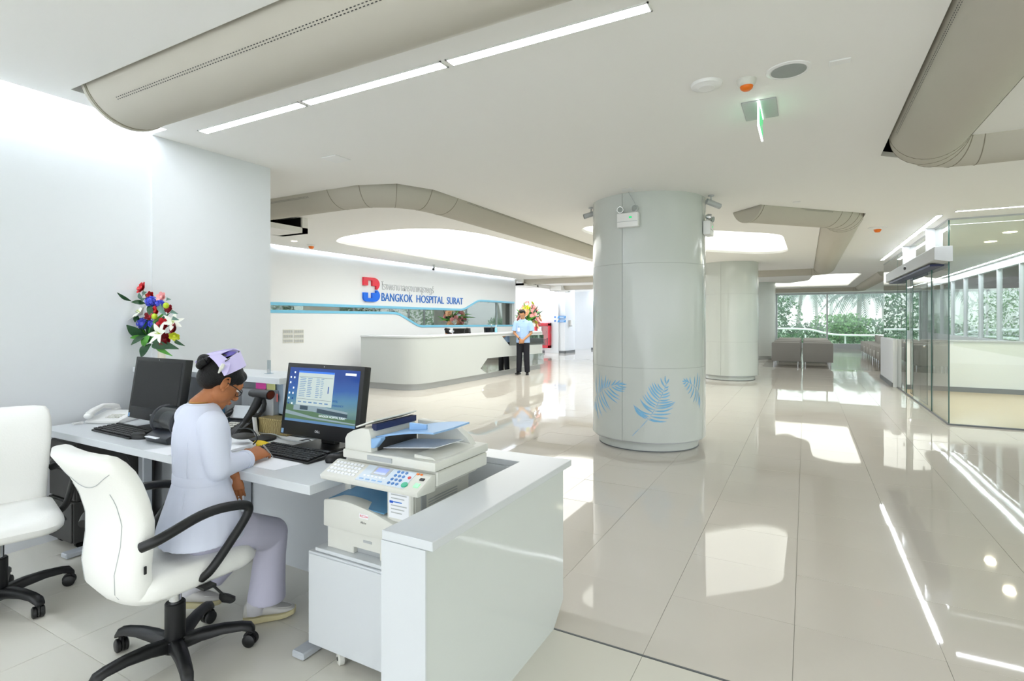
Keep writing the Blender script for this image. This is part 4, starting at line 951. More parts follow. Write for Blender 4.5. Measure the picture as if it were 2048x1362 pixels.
# document feeder: raised left block with a rounded crown
prof = [(SC0,0.408),(SC0,0.455),(SC0+.012,0.475),(SC0+.045,0.492),(SC0+.09,0.505),(SC0+.135,0.505),(SC0+.145,0.48),(SC0+.15,0.408)]
MB().prism(prof, 0.045, 0.34, 'y').build('feeder_block','cream_plastic',lid,bev=0.004,seg=2)
P = [[(SC0+.06+.0*j, 0.07+0.26*i/5, 0.503) for j in range(1)] for i in range(1)]
MB().grid([[(SC0+.05+t_*0.10, 0.06+s_*0.28, 0.500+0.035*t_+0.002) for s_ in (0,.25,.5,.75,1)] for t_ in (0,.3,.6,1.0)], 0.006).build('feeder_cover','cream_plastic',lid)
MB().box(SC0+.13,SC0+.155,0.07,0.33,0.497,0.523).build('feeder_slot',MATS['navy_plastic'],lid,smooth=0)
tr = [[(SC0+.145+0.30*t_, 0.075+0.255*s_, 0.462+0.045*math.sin(t_*1.5)+0.006*abs(s_-.5)) for s_ in (0,.1,.5,.9,1)] for t_ in [i/10 for i in range(11)]]
MB().grid(tr, 0.007).build('document_tray','tray_blue',lid)
MB().prism([(SC0+.147,0.43),(SC0+.147,0.468),(SC0+.20,0.478),(SC0+.20,0.468),(SC0+.165,0.43)], 0.045, 0.075, 'y').build('tray_root','tray_blue',lid,bev=0.002)
MB().box(SC0+.27,SC0+.36,0.14,0.15,0.50,0.53).build('side_guide','tray_blue',lid,bev=0.002)
kb(SC0+.152,SC0+.158,0.08,0.33,0.413,0.462,'feeder_mouth','dark_grey',0,lid)
# curved back hump of the lid
MB().prism([(SC0+.15,0.408),(SC0+.15,0.50),(SC0+.30,0.497),(SC0+.37,0.478),(SC0+.42,0.445),(SC0+.45,0.408)], 0.345, 0.385, 'y').build('rear_hump','cream_plastic',lid,bev=0.004,seg=2)
MB().prism([(SC0+.36,0.411),(SC0+.36,0.427),(SC0+.45,0.422),(SC0+.47,0.411)], 0.06, 0.34, 'y').build('paper_stop','cream_plastic',lid,bev=0.003)
pp = MB().grid([[(-1.775+SC0+.165+0.27*t_, 1.615+0.10+0.20*s_, cpz+0.420+0.03*t_*(1-s_*.2)) for s_ in (0,.5,1)] for t_ in (0,.25,.5,.75,1)], 0.002).build('paper_sheet', 'paper')
tag(pp, 'bluish white paper lying under the blue tray of the copier', 'paper')
# ================================================================ things on the desk
DT = 0.7505
def computer(label, x, y, rz, on):
    r_ = thing('all_in_one_computer', label, 'computer', (x, y, DT), rz)
    W2 = 0.285; tl = R(-8)
    MB().box(-.14,.14,-0.06,0.13,0,0.012).build('foot', 'black_plastic', r_, bev=0.004)
    MB().prism([(0.05,0.012),(0.09,0.012),(0.085,0.20),(0.055,0.20)], -.05, .05, 'x').build('neck', 'black_plastic', r_, bev=0.003)
    T_ = Matrix.Translation((0,0,0.05)) @ Matrix.Rotation(tl, 4, 'X')
    cs = MB().box(-W2,W2,-0.022,0.025,0.0,0.385).xf(T_).build('casing', 'black_plastic', r_, bev=0.005, seg=2)
    sc = MB().box(-W2+.026,W2-.026,-0.0232,-0.0222,0.075,0.362).xf(T_).build('screen', 'black_gloss' if not on else 'screen_sky', r_, smooth=0)
    text('maker_mark', 'DELL', 0.012, T_ @ Matrix.Translation((-0.018,-0.0226,0.03)) @ Matrix.Rotation(PI/2,4,'X'), 'chrome', cs, 0.0004, width=0.036)
    MB().box(-W2+.008,-W2+.026,-0.0228,-0.022,0.006,0.03).xf(T_).build('sticker', 'tray_blue', cs, smooth=0)
    MB().lathe([(0.0,0.0),(0.003,0.0),(0.003,0.001)], c=(0,0,0)).xf(T_ @ Matrix.Translation((0,-0.0225,0.373)) @ Matrix.Rotation(PI/2,4,'X')).build('webcam', 'chrome', cs)
    return r_, T_, sc
m = mat('screen_sky', '3a7ad0', 0.15, emit=1.0)
n_ = m.node_tree.nodes; l_ = m.node_tree.links; b_ = n_['Principled BSDF']
tc = n_.new('ShaderNodeTexCoord'); sp = n_.new('ShaderNodeSeparateXYZ'); rp = n_.new('ShaderNodeValToRGB'); nz = n_.new('ShaderNodeTexNoise'); nz.inputs['Scale'].default_value = 6; nz.inputs['Detail'].default_value = 6
ad = n_.new('ShaderNodeMath'); ad.operation = 'MULTIPLY_ADD'; ad.inputs[1].default_value = 0.22; mr = n_.new('ShaderNodeMapRange'); mr.inputs['From Min'].default_value = 0.13; mr.inputs['From Max'].default_value = 0.42
l_.new(tc.outputs['Object'], sp.inputs[0]); l_.new(tc.outputs['Object'], nz.inputs['Vector']); l_.new(sp.outputs['Z'], mr.inputs['Value']); l_.new(nz.outputs['Fac'], ad.inputs[0]); l_.new(mr.outputs[0], ad.inputs[2]); l_.new(ad.outputs[0], rp.inputs[0])
e_ = rp.color_ramp.elements; e_[0].position = .12; e_[0].color = (*lin('4a6a78'),1); e_[1].position = .95; e_[1].color = (*lin('1e4fae'),1)
for p_, c_ in ((.32,'7fa8a4'),(.52,'5f9cc4'),(.7,'2c6cc4')): q_ = e_.new(p_); q_.color = (*lin(c_),1)
l_.new(rp.outputs[0], b_.inputs['Emission Color']); b_.inputs['Base Color'].default_value = (0.01,0.01,0.012,1)
b_.inputs['Emission Strength'].default_value = 0.36
def em(name, c, s_=0.5): return mat(name, c, 0.3, emit=s_, ecol=c)
computer('switched-off black computer in front of the flowers', -3.50, 1.83, R(-1.5), False)
A2, T2, sc2 = computer('black computer with a lit blue desktop beside the copier', -2.225, 1.975, R(0), True)
COL.objects.data if False else None
for m_ in (em('scr_panel','a9b3ae',.36), em('scr_dark','2d3f4a',.3), em('scr_bar','4d7096',.35), em('scr_title','2c62b8',.5), em('scr_white','cfd6da',.45), em('scr_green','4c6a4c',.22), em('scr_build','7f8f96',.28), em('scr_text','16407f',.4)): MATS[m_.name]['x'] = 1
def scr(x0,x1,z0,z1,m,nm,h=0.0004,par=sc2): 
    return MB().box(x0,x1,-0.0233-h,-0.0231,z0,z1).xf(T2).build(nm, m, par, smooth=0)
scr(-.259,.259,0.075,0.088,'scr_bar','taskbar')
def scp(pts, m, nm, h=0.0004): return MB().prism(pts, -0.0233-h, -0.0231, 'y').xf(T2).build(nm, m, sc2, smooth=0)
scp([(-.259,.088),(.259,.088),(.259,.118),(.1,.115),(-.05,.135),(-.15,.15),(-.259,.17)], 'scr_green', 'lawn')
scp([(-.259,.112),(-.05,.098),(.259,.092),(.259,.098),(-.04,.108),(-.259,.132)], 'scr_build', 'road', .0006)
scp([(-.2,.135),(-.03,.135),(.2,.118),(.2,.15),(.0,.165),(-.06,.172),(-.13,.175),(-.2,.16)], 'scr_build', 'building', .0006)
scp([(-.15,.14),(-.09,.14),(-.09,.16),(-.15,.162)], 'scr_dark', 'building_gate', .0008)
scp([(-.02,.132),(.2,.122),(.2,.14),(-.02,.154)], 'scr_dark', 'building_windows', .0008)
scr(-.185,.082,.165,.345,'scr_panel','program_window',.001); scr(-.185,.082,.335,.345,'scr_title','title_bar',.0014)
for i in range(11):
    z = .305-i*.0095
    for x0, x1 in ((-.17,-.12),(-.11,-.075),(-.045,-.015),(-.01,.012)): scr(x0,x1-random.uniform(0,.012),z,z+.003,'scr_bar','text_line',.0013)
scr(-.18,.075,.313,.3145,'scr_dark','rule_line',.0013); scr(-.18,.075,.196,.1975,'scr_dark','rule_line',.0013); scr(.045,.052,.235,.27,'scr_text','scroll_mark',.0013)
for i in range(6): scr(-.17+i*.04,-.145+i*.04,.178,.184,'scr_bar','button',.0013)
for i in range(7): 
    for j in range(2): scr(-.25+j*.028,-.24+j*.028,.33-i*.028,.34-i*.028,'scr_white' if (i+j)%3 else 'scr_text','desktop_icon',.0006)
scr(.16,.235,.335,.347,'scr_white','search_box',.0008)
text('screen_text', 'BANGKOK HOSPITAL SURAT', .02, T2 @ Matrix.Translation((.0,-.0245,.112)) @ Matrix.Rotation(PI/2,4,'X'), 'scr_white', sc2, .0002, width=.19, height=.011)
text('screen_text', 'SPITAL', .02, T2 @ Matrix.Translation((.086,-.0245,.193)) @ Matrix.Rotation(PI/2,4,'X'), 'scr_text', sc2, .0002, width=.038, height=.012)
text('screen_text', 'EMERGENCY', .02, T2 @ Matrix.Translation((.086,-.0245,.172)) @ Matrix.Rotation(PI/2,4,'X'), 'scr_text', sc2, .0002, width=.08, height=.01)

def keyboard(label, x, y, rz, L=0.47):
    r_ = thing('keyboard', label, 'keyboard', (x, y, DT), rz)
    MB().prism([(-0.075,0.0),(0.075,0.0),(0.075,0.022),(-0.075,0.010)], -L/2, L/2, 'x').build('case', 'black_plastic', r_, bev=0.003)
    me = MB().box(-.0085,.0085,-.0085,.0085,0,.006).mesh('key', bev=.0015, smooth=0); me.materials.append(MATS['black_plastic'])
    for j in range(6):
        for i in range(22):
            if i in (15, 19) and False: continue
            xx = -L/2+.018+i*(L-.036)/21; yy = -.058+j*.0228+(.004 if j == 5 else 0)
            if j == 0 and 4 <= i <= 9: continue
            o = put('key', me, None, r_); o.location = (xx, yy, .0125+(yy+.075)*.08); o.rotation_euler.x = .08
    MB().box(-L/2+.10,-L/2+.235,-.0665,-.0495,.0125,.019).build('space_bar', 'black_plastic', r_, bev=.002)
    return r_
keyboard('black keyboard on the left part of the desk', -3.55, 1.685, R(-2), 0.46)
keyboard('black keyboard in front of the lit computer', -2.245, 1.80, R(-1), 0.45)
def mouse(label, x, y, rz):
    r_ = thing('computer_mouse', label, 'mouse', (x, y, DT), rz)
    MB().loft([[Vector((0.031*math.cos(a)*s_, 0.052*math.sin(a)*s_, z)) for a in [2*PI*k/20 for k in range(20)]] for s_, z in ((.94,.0),(1,.01),(.92,.024),(.7,.034),(.35,.038),(.02,.039))]).build('shell', 'black_plastic', r_, smooth=60)
    MB().box(-.002,.002,.015,.035,.033,.040).build('wheel', 'dark_grey', r_, smooth=0)
mouse('black mouse next to the label printer', -3.30, 1.645, R(-70)); mouse('black mouse between keyboard and copier', -1.955, 1.83, R(-20))
# telephone
ph = thing('desk_telephone', 'white desk telephone left of the switched-off computer', 'telephone', (-4.03, 1.86, DT), R(25))
MB().prism([(-.11,0),(.11,0),(.11,.055),(.06,.06),(-.11,.02)], -.115, .12, 'x').build('base', 'white_plastic', ph, bev=.008, seg=2)
for i in range(4):
    for j in range(3): MB().box(.0+i*.024-.01,.018+i*.024-.01,-.07+j*.024,-.055+j*.024,.03+j*.0045,.038+j*.0045).build('key', 'cream_plastic', ph, bev=.002)
hs = MB().tube([(-.085,-.115,.055),(-.085,-.08,.075),(-.085,0,.098),(-.085,.08,.085),(-.085,.115,.07)], [.022,.02,.016,.02,.024], 12).build('handset', 'white_plastic', ph)
MB().ell((-.085,-.11,.05),(.026,.03,.02)).build('earpiece', 'white_plastic', hs); MB().ell((-.085,.11,.06),(.026,.03,.022)).build('earpiece', 'white_plastic', hs)
MB().tube([Vector((-.10-.02*t_+.007*math.cos(t_*60), -.14-.05*t_, .012+.007*math.sin(t_*60))) for t_ in [i/90 for i in range(91)]], .002, 5).build('coiled_cord', 'white_plastic', ph)
# label printer
lp = thing('label_printer', 'dark label printer with a clear roll cover', 'printer', (-3.105, 1.735, DT), R(0)); lp.scale = (1.08,)*3
MB().prism([(-.10,0),(.09,0),(.10,.03),(.09,.055),(-.06,.055),(-.11,.03)], -.085, .11, 'x').build('base', mat('navy_grey','23262e',.35,bump=(60,.02)), lp, bev=.006, seg=2)
for sx in (-.085, .085):
    MB().lathe([(0,-.012),(.072,-.012),(.08,-.006),(.08,.006),(.072,.012),(0,.012)], c=(sx,.0,.095), axis=(1,0,0), n=32).build('side_cheek', MATS['navy_grey'], lp) 
MB().tube([(-.075,0,.095),(.075,0,.095)], .045, 28).build('label_roll', mat('roll_dark','3a3636',.5,bump=(60,.02)), lp)
cv = []
for i in range(13):
    a = R(200-i*15); cv.append([(x, -.076*math.cos(a)*-1, .095+.076*math.sin(a)) for x in (-.074,.074)])
MB().grid(cv, .002).build('clear_cover', 'thin_plastic', lp)
MB().box(-.05,.05,-.125,-.07,.03,.033).build('label_strip', 'paper', lp, smooth=0)
# small packs behind the dark screen
for nm, lb, c, x, z in (('tissue_pack','pink pack behind the switched-off computer','e0559a',-3.22,DT),('tissue_pack','blue pack on top of the pink pack behind the computer','5aa6dc',-3.20,DT+.075)):
    t = thing(nm, lb, 'pack', (x, 2.0, z), R(10)); MB().box(-.07,.07,-.045,.045,0,.074).build('wrap', mat('wrap_'+c, c, .25, coat=.4, bump=(25,.3)), t, bev=.015, seg=2)
    MB().box(-.03,.03,-.046,-.0452,.02,.055).build('window', 'paper', t, smooth=0)
# grey document case in the shelf
t = thing('document_case', 'flat grey case standing in the raised shelf beside the nurse', 'case', (-2.98, 2.17, DT), 0)
MB().box(-.15,.15,-.02,.03,0,.24).build('shell', 'frame_grey', t, bev=.006); MB().box(-.04,.04,-.028,-.02,.19,.205).build('handle', 'dark_grey', t, bev=.003)
# IP telephone with small screen
q = pz(470, 868, .75)
ip = thing('display_telephone', 'dark telephone with a small lit display behind the nurse', 'telephone', (q.x, q.y, DT), R(12))
MB().prism([(-.10,0),(.11,0),(.11,.09),(.09,.10),(-.10,.03)], -.10, .10, 'x').build('base', 'black_plastic', ip, bev=.006)
MB().prism([(.03,.086),(.045,.08),(.09,.15),(.075,.158)], -.075, .075, 'x').build('display_head', 'frame_grey', ip, bev=.004)
MB().prism([(.034,.0895),(.036,.0885),(.071,.146),(.069,.147)], -.055, .055, 'x').build('display', mat('lcd_pale','b8dcd8',.2,emit=.5,ecol='b8dcd8'), ip, smooth=0)
for i in range(3):
    for j in range(4): MB().box(-.03+i*.024,-.012+i*.024,-.08+j*.022,-.066+j*.022,.045+j*.006,.052+j*.006).build('key', 'cream_plastic', ip, bev=.001)
MB().tube([(-.08,-.09,.07),(-.08,0,.10),(-.08,.09,.125)], [.022,.014,.022], 10).build('handset', 'black_plastic', ip)
# barcode scanner on a stand
def sd_(u, v, D=2.92): return pd(u, v, D)
q = pz(513, 880, .75)
bs = thing('barcode_scanner', 'black handheld barcode scanner resting in its stand', 'scanner', (q.x, q.y, DT))
b0 = MB(); b0.lathe([(0,0),(.075,0),(.075,.012),(.05,.022),(0,.03)], c=(q.x+.02,q.y+.02,DT), n=28).build('stand_base', 'black_plastic', bs, world=True)
MB().tube([(q.x,q.y,DT+.02), sd_(508,832)], .011, 12).build('stand_pole', 'white_plastic', bs, world=True)
MB().lathe([(.024,0),(.024,.01),(.012,.03)], c=(q.x,q.y,DT+.015), n=18).build('pole_collar', 'chrome', bs, world=True)
MB().tube([sd_(521,793), sd_(511,812), sd_(500,830), sd_(491,842)], [.026,.023,.02,.018], 14).build('grip', 'black_plastic', bs, world=True)
MB().loft([[sd_(u,v)+Vector((.01,-.04,0))*0+pq for pq in []] for u,v in []]) if False else None
a_, b_ = sd_(503,786,2.93), sd_(541,790,2.90); dr = (b_-a_).normalized()
hd = MB().tube([a_, a_.lerp(b_,.25), a_.lerp(b_,.6), b_], [.026,.031,.030,.036], 16, flat=.72).build('scan_head', 'black_plastic', bs, world=True)
MB().tube([b_, b_+dr*.004], .030, 16, flat=.7).build('scan_window', mat('scan_red','5b2a1c',.1,bump=(20,.01)), hd, world=True)
MB().tube([sd_(527,797), sd_(529,808), sd_(527,820), sd_(520,828), sd_(510,832), sd_(499,829)], .013, 12, flat=.7).build('trigger_guard', 'black_plastic', bs, world=True)
MB().tube([sd_(491,842), sd_(478,858,2.9), sd_(466,874,2.86)], [.012,.009,.008], 10).build('tail', 'black_plastic', bs, world=True)
MB().tube(smooth_poly([sd_(478,858,2.86), sd_(500,856,2.83), sd_(513,868,2.8), sd_(515,880,2.79), sd_(506,889,2.78)], .05, 5, closed=False), .004, 6).build('cord', 'black_plastic', bs, world=True)
MB().ell(sd_(487,872,2.84), (.06,.03,.018), Matrix.Rotation(R(35),4,'Z')).build('cradle', 'dark_grey', bs, world=True)
# bamboo box with papers, sheets and sticky notes behind
mat('bamboo', 'a8945a', .55, bump=(40,.1)); m = MATS['bamboo']; n_ = m.node_tree.nodes; l_ = m.node_tree.links
wv = n_.new('ShaderNodeTexWave'); wv.inputs['Scale'].default_value = 22; wv.inputs['Distortion'].default_value = 6; cr = n_.new('ShaderNodeValToRGB'); cr.color_ramp.elements[0].color = (*lin('7d6a3c'),1); cr.color_ramp.elements[1].color = (*lin('c2b07a'),1)
tc = n_.new('ShaderNodeTexCoord'); l_.new(tc.outputs['Object'], wv.inputs['Vector']); l_.new(wv.outputs[0], cr.inputs[0]); l_.new(cr.outputs[0], n_['Principled BSDF'].inputs['Base Color'])
wb = thing('woven_box', 'low woven straw box under the hanging papers', 'box', (-2.74, 2.13, DT))
MB().box(-.125,.125,-.05,.05,0,.085).build('box_body', 'bamboo', wb, bev=.003); MB().box(-.128,.128,-.053,.053,.078,.09).build('rim', 'bamboo', wb, bev=.002)
def sheet(nm, label, cat, pts, m, th=.0012):
    o = MB().grid([[pts[0], pts[1]], [pts[3], pts[2]]], th).build(nm, m, smooth=0); return tag(o, label, cat)
ah = thing('document_holder', 'clear upright holder with grey and white sheets behind the scanner', 'document holder', (-2.75, 2.2, DT+.09))
MB().box(-.14,.13,-.012,-.008,0,.21).build('clear_front', 'thin_plastic', ah, smooth=0); MB().box(-.14,.13,.008,.012,0,.23).build('clear_back', 'thin_plastic', ah, smooth=0)
MB().box(-.01,.12,-.006,-.004,.0,.17).build('grey_sheet', mat('grey_sheet','a5a3b0',.7,bump=(40,.05)), ah, smooth=0); MB().box(-.13,-.02,-.006,-.004,.0,.2, Matrix.Rotation(R(6),4,'Y')).build('white_sheet', 'paper', ah, smooth=0)
MB().box(-.14,.13,-.012,.012,-.004,0).build('holder_base', 'thin_plastic', ah, smooth=0)
def sticky(label, u0, v0, u1, v1, Y, c, g='sticky notes behind the scanner'):
    a_, b_ = pY(u0, v0, Y), pY(u1, v1, Y); o = MB().box(a_.x, b_.x, Y-.0015, Y, b_.z, a_.z).build('sticky_note', mat('note_'+c, c, .6, bump=(40,.03)), bev=0.0002, smooth=0); tag(o, label, 'sticky note', g)
sticky('bright pink sticky note above the barcode scanner', 512, 763, 532, 785, 2.182, 'f25ab4'); sticky('pale yellow sticky note right of the pink one', 534, 765, 551, 788, 2.184, 'dfe09a')
sticky('small orange tab at the tip of the scanner', 541, 784, 549, 794, 2.182, 'ff7a30'); sticky('small coral tab under the orange tab', 548, 787, 556, 804, 2.180, 'f2807a')
# striped folder behind the nurse's glasses
sf = thing('striped_folder', 'grey finely striped folder beside the nurse glasses', 'folder', (-2.93, 2.07, DT), R(-8))
MB().box(-.055,.06,-.006,.006,0,.16, Matrix.Rotation(R(-10),4,'X')).build('cover', 'frame_grey', sf, bev=.001)
for i in range(8): MB().box(-.052+i*.014,-.048+i*.014,-.0068,-.006,.005,.155, Matrix.Rotation(R(-10),4,'X')).build('stripe', 'dark_grey', sf, smooth=0)
# papers on the desk
def flat_paper(nm, label, px, m='paper', h=0.0015, z=.7506, cat='paper'):
    pts = [pz(u, v, z) for u, v in px]; o = MB().prism([(p.x, p.y) for p in pts], z, z+h).build(nm, m, smooth=0); return tag(o, label, cat)
flat_paper('paper_sheet', 'white sheet at the desk edge in front of the right keyboard', [(512,934),(549,941),(614,925),(582,912),(545,911)])
flat_paper('writing_paper', 'white page the nurse is writing on', [(470,925),(512,934),(560,913),(540,900),(490,905)], z=.7506, h=.001)
flat_paper('paper_sheet', 'loose sheet on the desk left of the nurse', [(288,901),(335,911),(372,903),(350,893)])
st = flat_paper('paper_stack', 'stack of printed papers on a clipboard by the nurse hand', [(455,908),(470,903),(512,893),(487,877),(455,880)], h=.014, z=.7507, cat='papers')
flat_paper('yellow_note_pad', 'bright yellow pad lying behind the writing hand', [(505,890),(524,896),(541,891),(528,886),(512,884)], m=mat('pad_yellow','f6d21c',.5,bump=(40,.03)), h=.012, cat='note pad')
# clear acrylic stand on the raised shelf
q = pY(538, 750, 2.2); ac = thing('acrylic_stand', 'small clear acrylic stand on the raised shelf', 'stand', (q.x, 2.2, 1.0855))
MB().box(-.013,.013,-.004,.004,0.004,.085).build('upright', 'thin_plastic', ac, smooth=0); MB().box(-.018,.018,-.02,.02,0,.004).build('foot', 'thin_plastic', ac, smooth=0); MB().box(-.012,.012,-.0055,-.0045,.008,.03).build('insert', 'frame_grey', ac, smooth=0)
# cables
def cable(label, pts, r=.003, m='black_plastic'):
    o = MB().tube(smooth_poly([Vector(p) for p in pts], .05, 5, closed=False), r, 6).build('cable', m); return tag(o, label, 'cable')
cable('grey cable curving behind the right keyboard', [pz(528,868,.757),pz(548,868,.757),pz(566,878,.757),pz(600,884,.757),pz(640,882,.757)], .0045, 'frame_grey')
cable('black tangled cable in front of the lit computer foot', [pz(598,882,.757),pz(618,878,.757),pz(628,888,.757),pz(640,880,.757),pz(652,890,.757)], .003)
cable('thin cable hanging under the left end of the desk', [(-3.75,1.75,.70),(-3.7,1.8,.5),(-3.65,1.85,.3),(-3.6,1.9,.14)], .004)
# ================================================================ swivel chairs
def rrect(w, d, r, n=6):
    out = []
    for cx, cy, a0 in ((w-r,d-r,0),(-w+r,d-r,90),(-w+r,-d+r,180),(w-r,-d+r,270)):
        for i in range(n+1):
            a = R(a0+90*i/n); out.append((cx+r*math.cos(a), cy+r*math.sin(a)))
    return out
def swivel_chair(label, x, y, rz, spoke0, lift=0.0):
    r_ = thing('swivel_chair', label, 'chair', (x, y, 0), rz, 'white swivel chairs at the desk')
    # seat cushion (local: faces +y)
    rings = []
    for z, s_, dy in ((.375,.86,0),(.378,.93,0),(.392,.985,0),(.415,1,0),(.437,.985,0),(.452,.93,0),(.460,.8,0),(.461,.4,0)):
        rings.append([Vector((px_*s_, py_*s_+.01, z+lift-(0.03*max(0,(py_*s_-.12)/.12)**2 if z > .42 else 0)+.012*(abs(px_)/.24)**2*(z > .44))) for px_, py_ in rrect(.235,.25,.11,7)])
    MB().loft(rings).build('seat', 'white_leather', r_, smooth=80)
    # backrest: a padded shell wrapping down behind the seat
    prof = [(.345,-.175,.150,.028),(.37,-.205,.185,.042),(.42,-.232,.200,.050),(.50,-.242,.208,.048),(.60,-.232,.212,.044),(.68,-.232,.218,.042),(.76,-.252,.226,.042),(.83,-.280,.232,.046),(.88,-.308,.232,.052),(.915,-.332,.226,.050),(.938,-.345,.212,.036),(.946,-.348,.17,.014)]
    rings = []
    for z, yc, hw, ht in prof:
        ring = []
        for k in range(36):
            a = 2*PI*k/36; ca, sa = math.cos(a), math.sin(a)
            px_ = hw*(abs(ca)**.45)*(1 if ca >= 0 else -1); py_ = ht*(abs(sa)**.7)*(1 if sa >= 0 else -1)
            ring.append(Vector((px_, yc+py_+.035*(px_/hw)**2*.9, z+lift)))
        rings.append(ring)
    bk = MB().loft(rings).build('backrest', 'white_leather', r_, smooth=80)
    def rear(px_, z):   # point on the rear surface
        for i in range(len(prof)-1):
            if prof[i][0] <= z <= prof[i+1][0]:
                t = (z-prof[i][0])/(prof[i+1][0]-prof[i][0]); yc, hw, ht = [prof[i][k]*(1-t)+prof[i+1][k]*t for k in (1,2,3)]; break
        ca = min(1, abs(px_)/hw)**(1/.45); sa = math.sqrt(max(0, 1-ca*ca))
        return Vector((px_, yc-ht*sa**.7+.0315*(px_/hw)**2-.0008, z+lift))
    MB().tube([rear(px_, .885-.075*math.cos(px_/.205*PI/2)**1.0+0.0) for px_ in [-.205+.41*i/20 for i in range(21)]], .0014, 5).build('seam', 'frame_grey', bk)
    for sg in (-1, 1): MB().tube([rear(sg*(.145-.05*math.sin(max(0,(z-.40))/.43*PI/2)*0+(-.03)*((.81-z)/.4)**2), z) for z in [.80-.4*i/16 for i in range(17)]], .0012, 5).build('seam', 'frame_grey', bk)
    MB().box(.214,.219,-.222,-.212,.50+lift,.53+lift).build('brand_tab', 'black_plastic', bk, bev=.002)
    # arm loops
    for sg in (-1, 1):
        pts = smooth_poly([Vector((sg*.225,-.235,.605+lift)), Vector((sg*.275,-.20,.63+lift)), Vector((sg*.282,-.03,.685+lift)), Vector((sg*.28,.135,.665+lift)), Vector((sg*.275,.155,.625+lift)), Vector((sg*.262,.0,.44+lift)), Vector((sg*.225,-.02,.405+lift))], .09, 6, closed=False)
        MB().tube(pts, .0165, 12, flat=1.15).build('armrest', 'black_plastic', r_)
        MB().box(min(sg*.16,sg*.26), max(sg*.16,sg*.26), -.03, .02, .368+lift, .378+lift).build('arm_bracket', 'black_plastic', r_)
    MB().box(-.1,.1,-.12,.12,.345+lift,.376+lift).build('mechanism', 'black_plastic', r_, bev=.008)
    lv = MB().tube([(.08,.05,.352+lift),(.20,.05,.335+lift),(.26,.05,.318+lift)], .005, 8).build('lever', 'black_plastic', r_)
    MB().loft([[Vector((.24+.075*t_, .05+.028*s_*math.cos(a), .318-.01*t_+lift+.006*math.sin(a))) for a in [2*PI*k/10 for k in range(10)]] for t_, s_ in ((0,.3),(.3,.8),(.7,1),(1,.5))]).build('paddle', 'black_plastic', lv)
    MB().cyl((0,0,.235),(0,0,.35+lift), .0235, 20).build('gas_lift', 'chrome', r_)
    MB().lathe([(.038,.075),(.038,.245),(.034,.25),(.024,.25)], n=24).build('gas_lift_cover', 'black_plastic', r_)
    b = MB().lathe([(0,.05),(.045,.05),(.052,.07),(.045,.098),(0,.098)], n=24).build('hub', 'black_plastic', r_)
    for k in range(5):
        a = spoke0+2*PI*k/5-rz; d = Vector((math.cos(a), math.sin(a), 0)); sd = Vector((-d.y, d.x, 0)); rings = []
        for t_, z, hw, hh in ((.02,.075,.030,.026),(.10,.092,.027,.022),(.18,.098,.024,.018),(.25,.093,.022,.016),(.285,.082,.021,.018),(.30,.068,.018,.010)):
            rings.append([d*t_+sd*hw*c_+Vector((0,0,z+hh*s_)) for c_, s_ in ((-1,-.7),(-1,.4),(-.6,1),(.6,1),(1,.4),(1,-.7),(.7,-1),(-.7,-1))])
        lg = MB().loft(rings).build('leg', 'black_plastic', r_, smooth=50)
        c = d*.282; ax = (sd*.9+d*.44).normalized()
        MB().cyl(c+Vector((0,0,.045)), c+Vector((0,0,.075)), .011, 10).build('caster_stem', 'black_plastic', lg)
        for s_ in (-1, 1):
            MB().lathe([(0,-.011),(.02,-.011),(.0275,-.006),(.0275,.006),(.02,.011),(0,.011)], c=c+ax*s_*.0135+Vector((0,0,.0278)), axis=ax, n=20).build('caster_wheel', 'black_plastic', lg)
        MB().lathe([(0.0,-.004),(.031,-.004),(.031,.004),(0,.004)], c=c+Vector((0,0,.034)), axis=ax, n=16).build('caster_hood', 'black_plastic', lg)
    return r_
swivel_chair('white leather swivel chair the nurse sits on', -2.303, 1.285, R(-1.5), R(50.7))
swivel_chair('empty white swivel chair at the left edge', -3.49, 1.10, R(-104), R(84))
# ================================================================ people
mat('skin_tan', 'ab6d45', 0.5, spec=0.35, bump=(160, .04), var=(9, .06)); mat('skin_warm', 'c08a62', 0.5, bump=(160, .04), var=(9, .06))
mat('hair_black', '0a0808', 0.5, spec=.3, bump=(220, .5)); mat('tunic_white', 'd9deef', 0.8, sheen=.2, bump=(7, .12)); mat('trouser_lilac', 'c5c3d6', 0.8, sheen=.15, bump=(9, .15))
mat('cap_lilac', 'cfc6f0', 0.6, bump=(80, .03)); mat('cap_inside', '5040a0', 0.7, bump=(80,.03)); mat('shoe_white', 'cfcdc8', .55, bump=(60,.12)); mat('shoe_sole', 'cdc49a', .6, bump=(60,.05)); mat('sock', 'd9d8dc', .8, bump=(300,.2))
mat('shirt_blue', 'a6c4ee', .8, bump=(40,.05)); mat('navy_cloth', '12141f', .8, bump=(30,.08)); mat('shoe_black', '0e0e10', .3, bump=(50,.03)); mat('lip', 'a8584c', .5, bump=(80,.02)); mat('gold', 'd8b45a', .25, metal=1, bump=(80,.02)); mat('eye_dark', '15100e', .2, bump=(50,.01)); mat('eye_white', 'e6e2dd', .3, bump=(50,.01))
def camv(r, d, z=0.0): return Vector((-SN*d+CS*r, CS*d+SN*r, z))
def lerp(a, b, t): return a*(1-t)+b*t
def limb(mb, pts, rs, n=16):
    P, Q = [], []
    for i in range(len(pts)-1):
        for k in range(5): P.append(lerp(pts[i], pts[i+1], k/5)); Q.append(rs[i]*(1-k/5)+rs[i+1]*k/5)
    P.append(pts[-1]); Q.append(rs[-1]); mb.tube(P, Q, n)
    for p, r in zip(pts, rs): mb.ell(p, (r*.98,)*3, nu=14, nv=9)
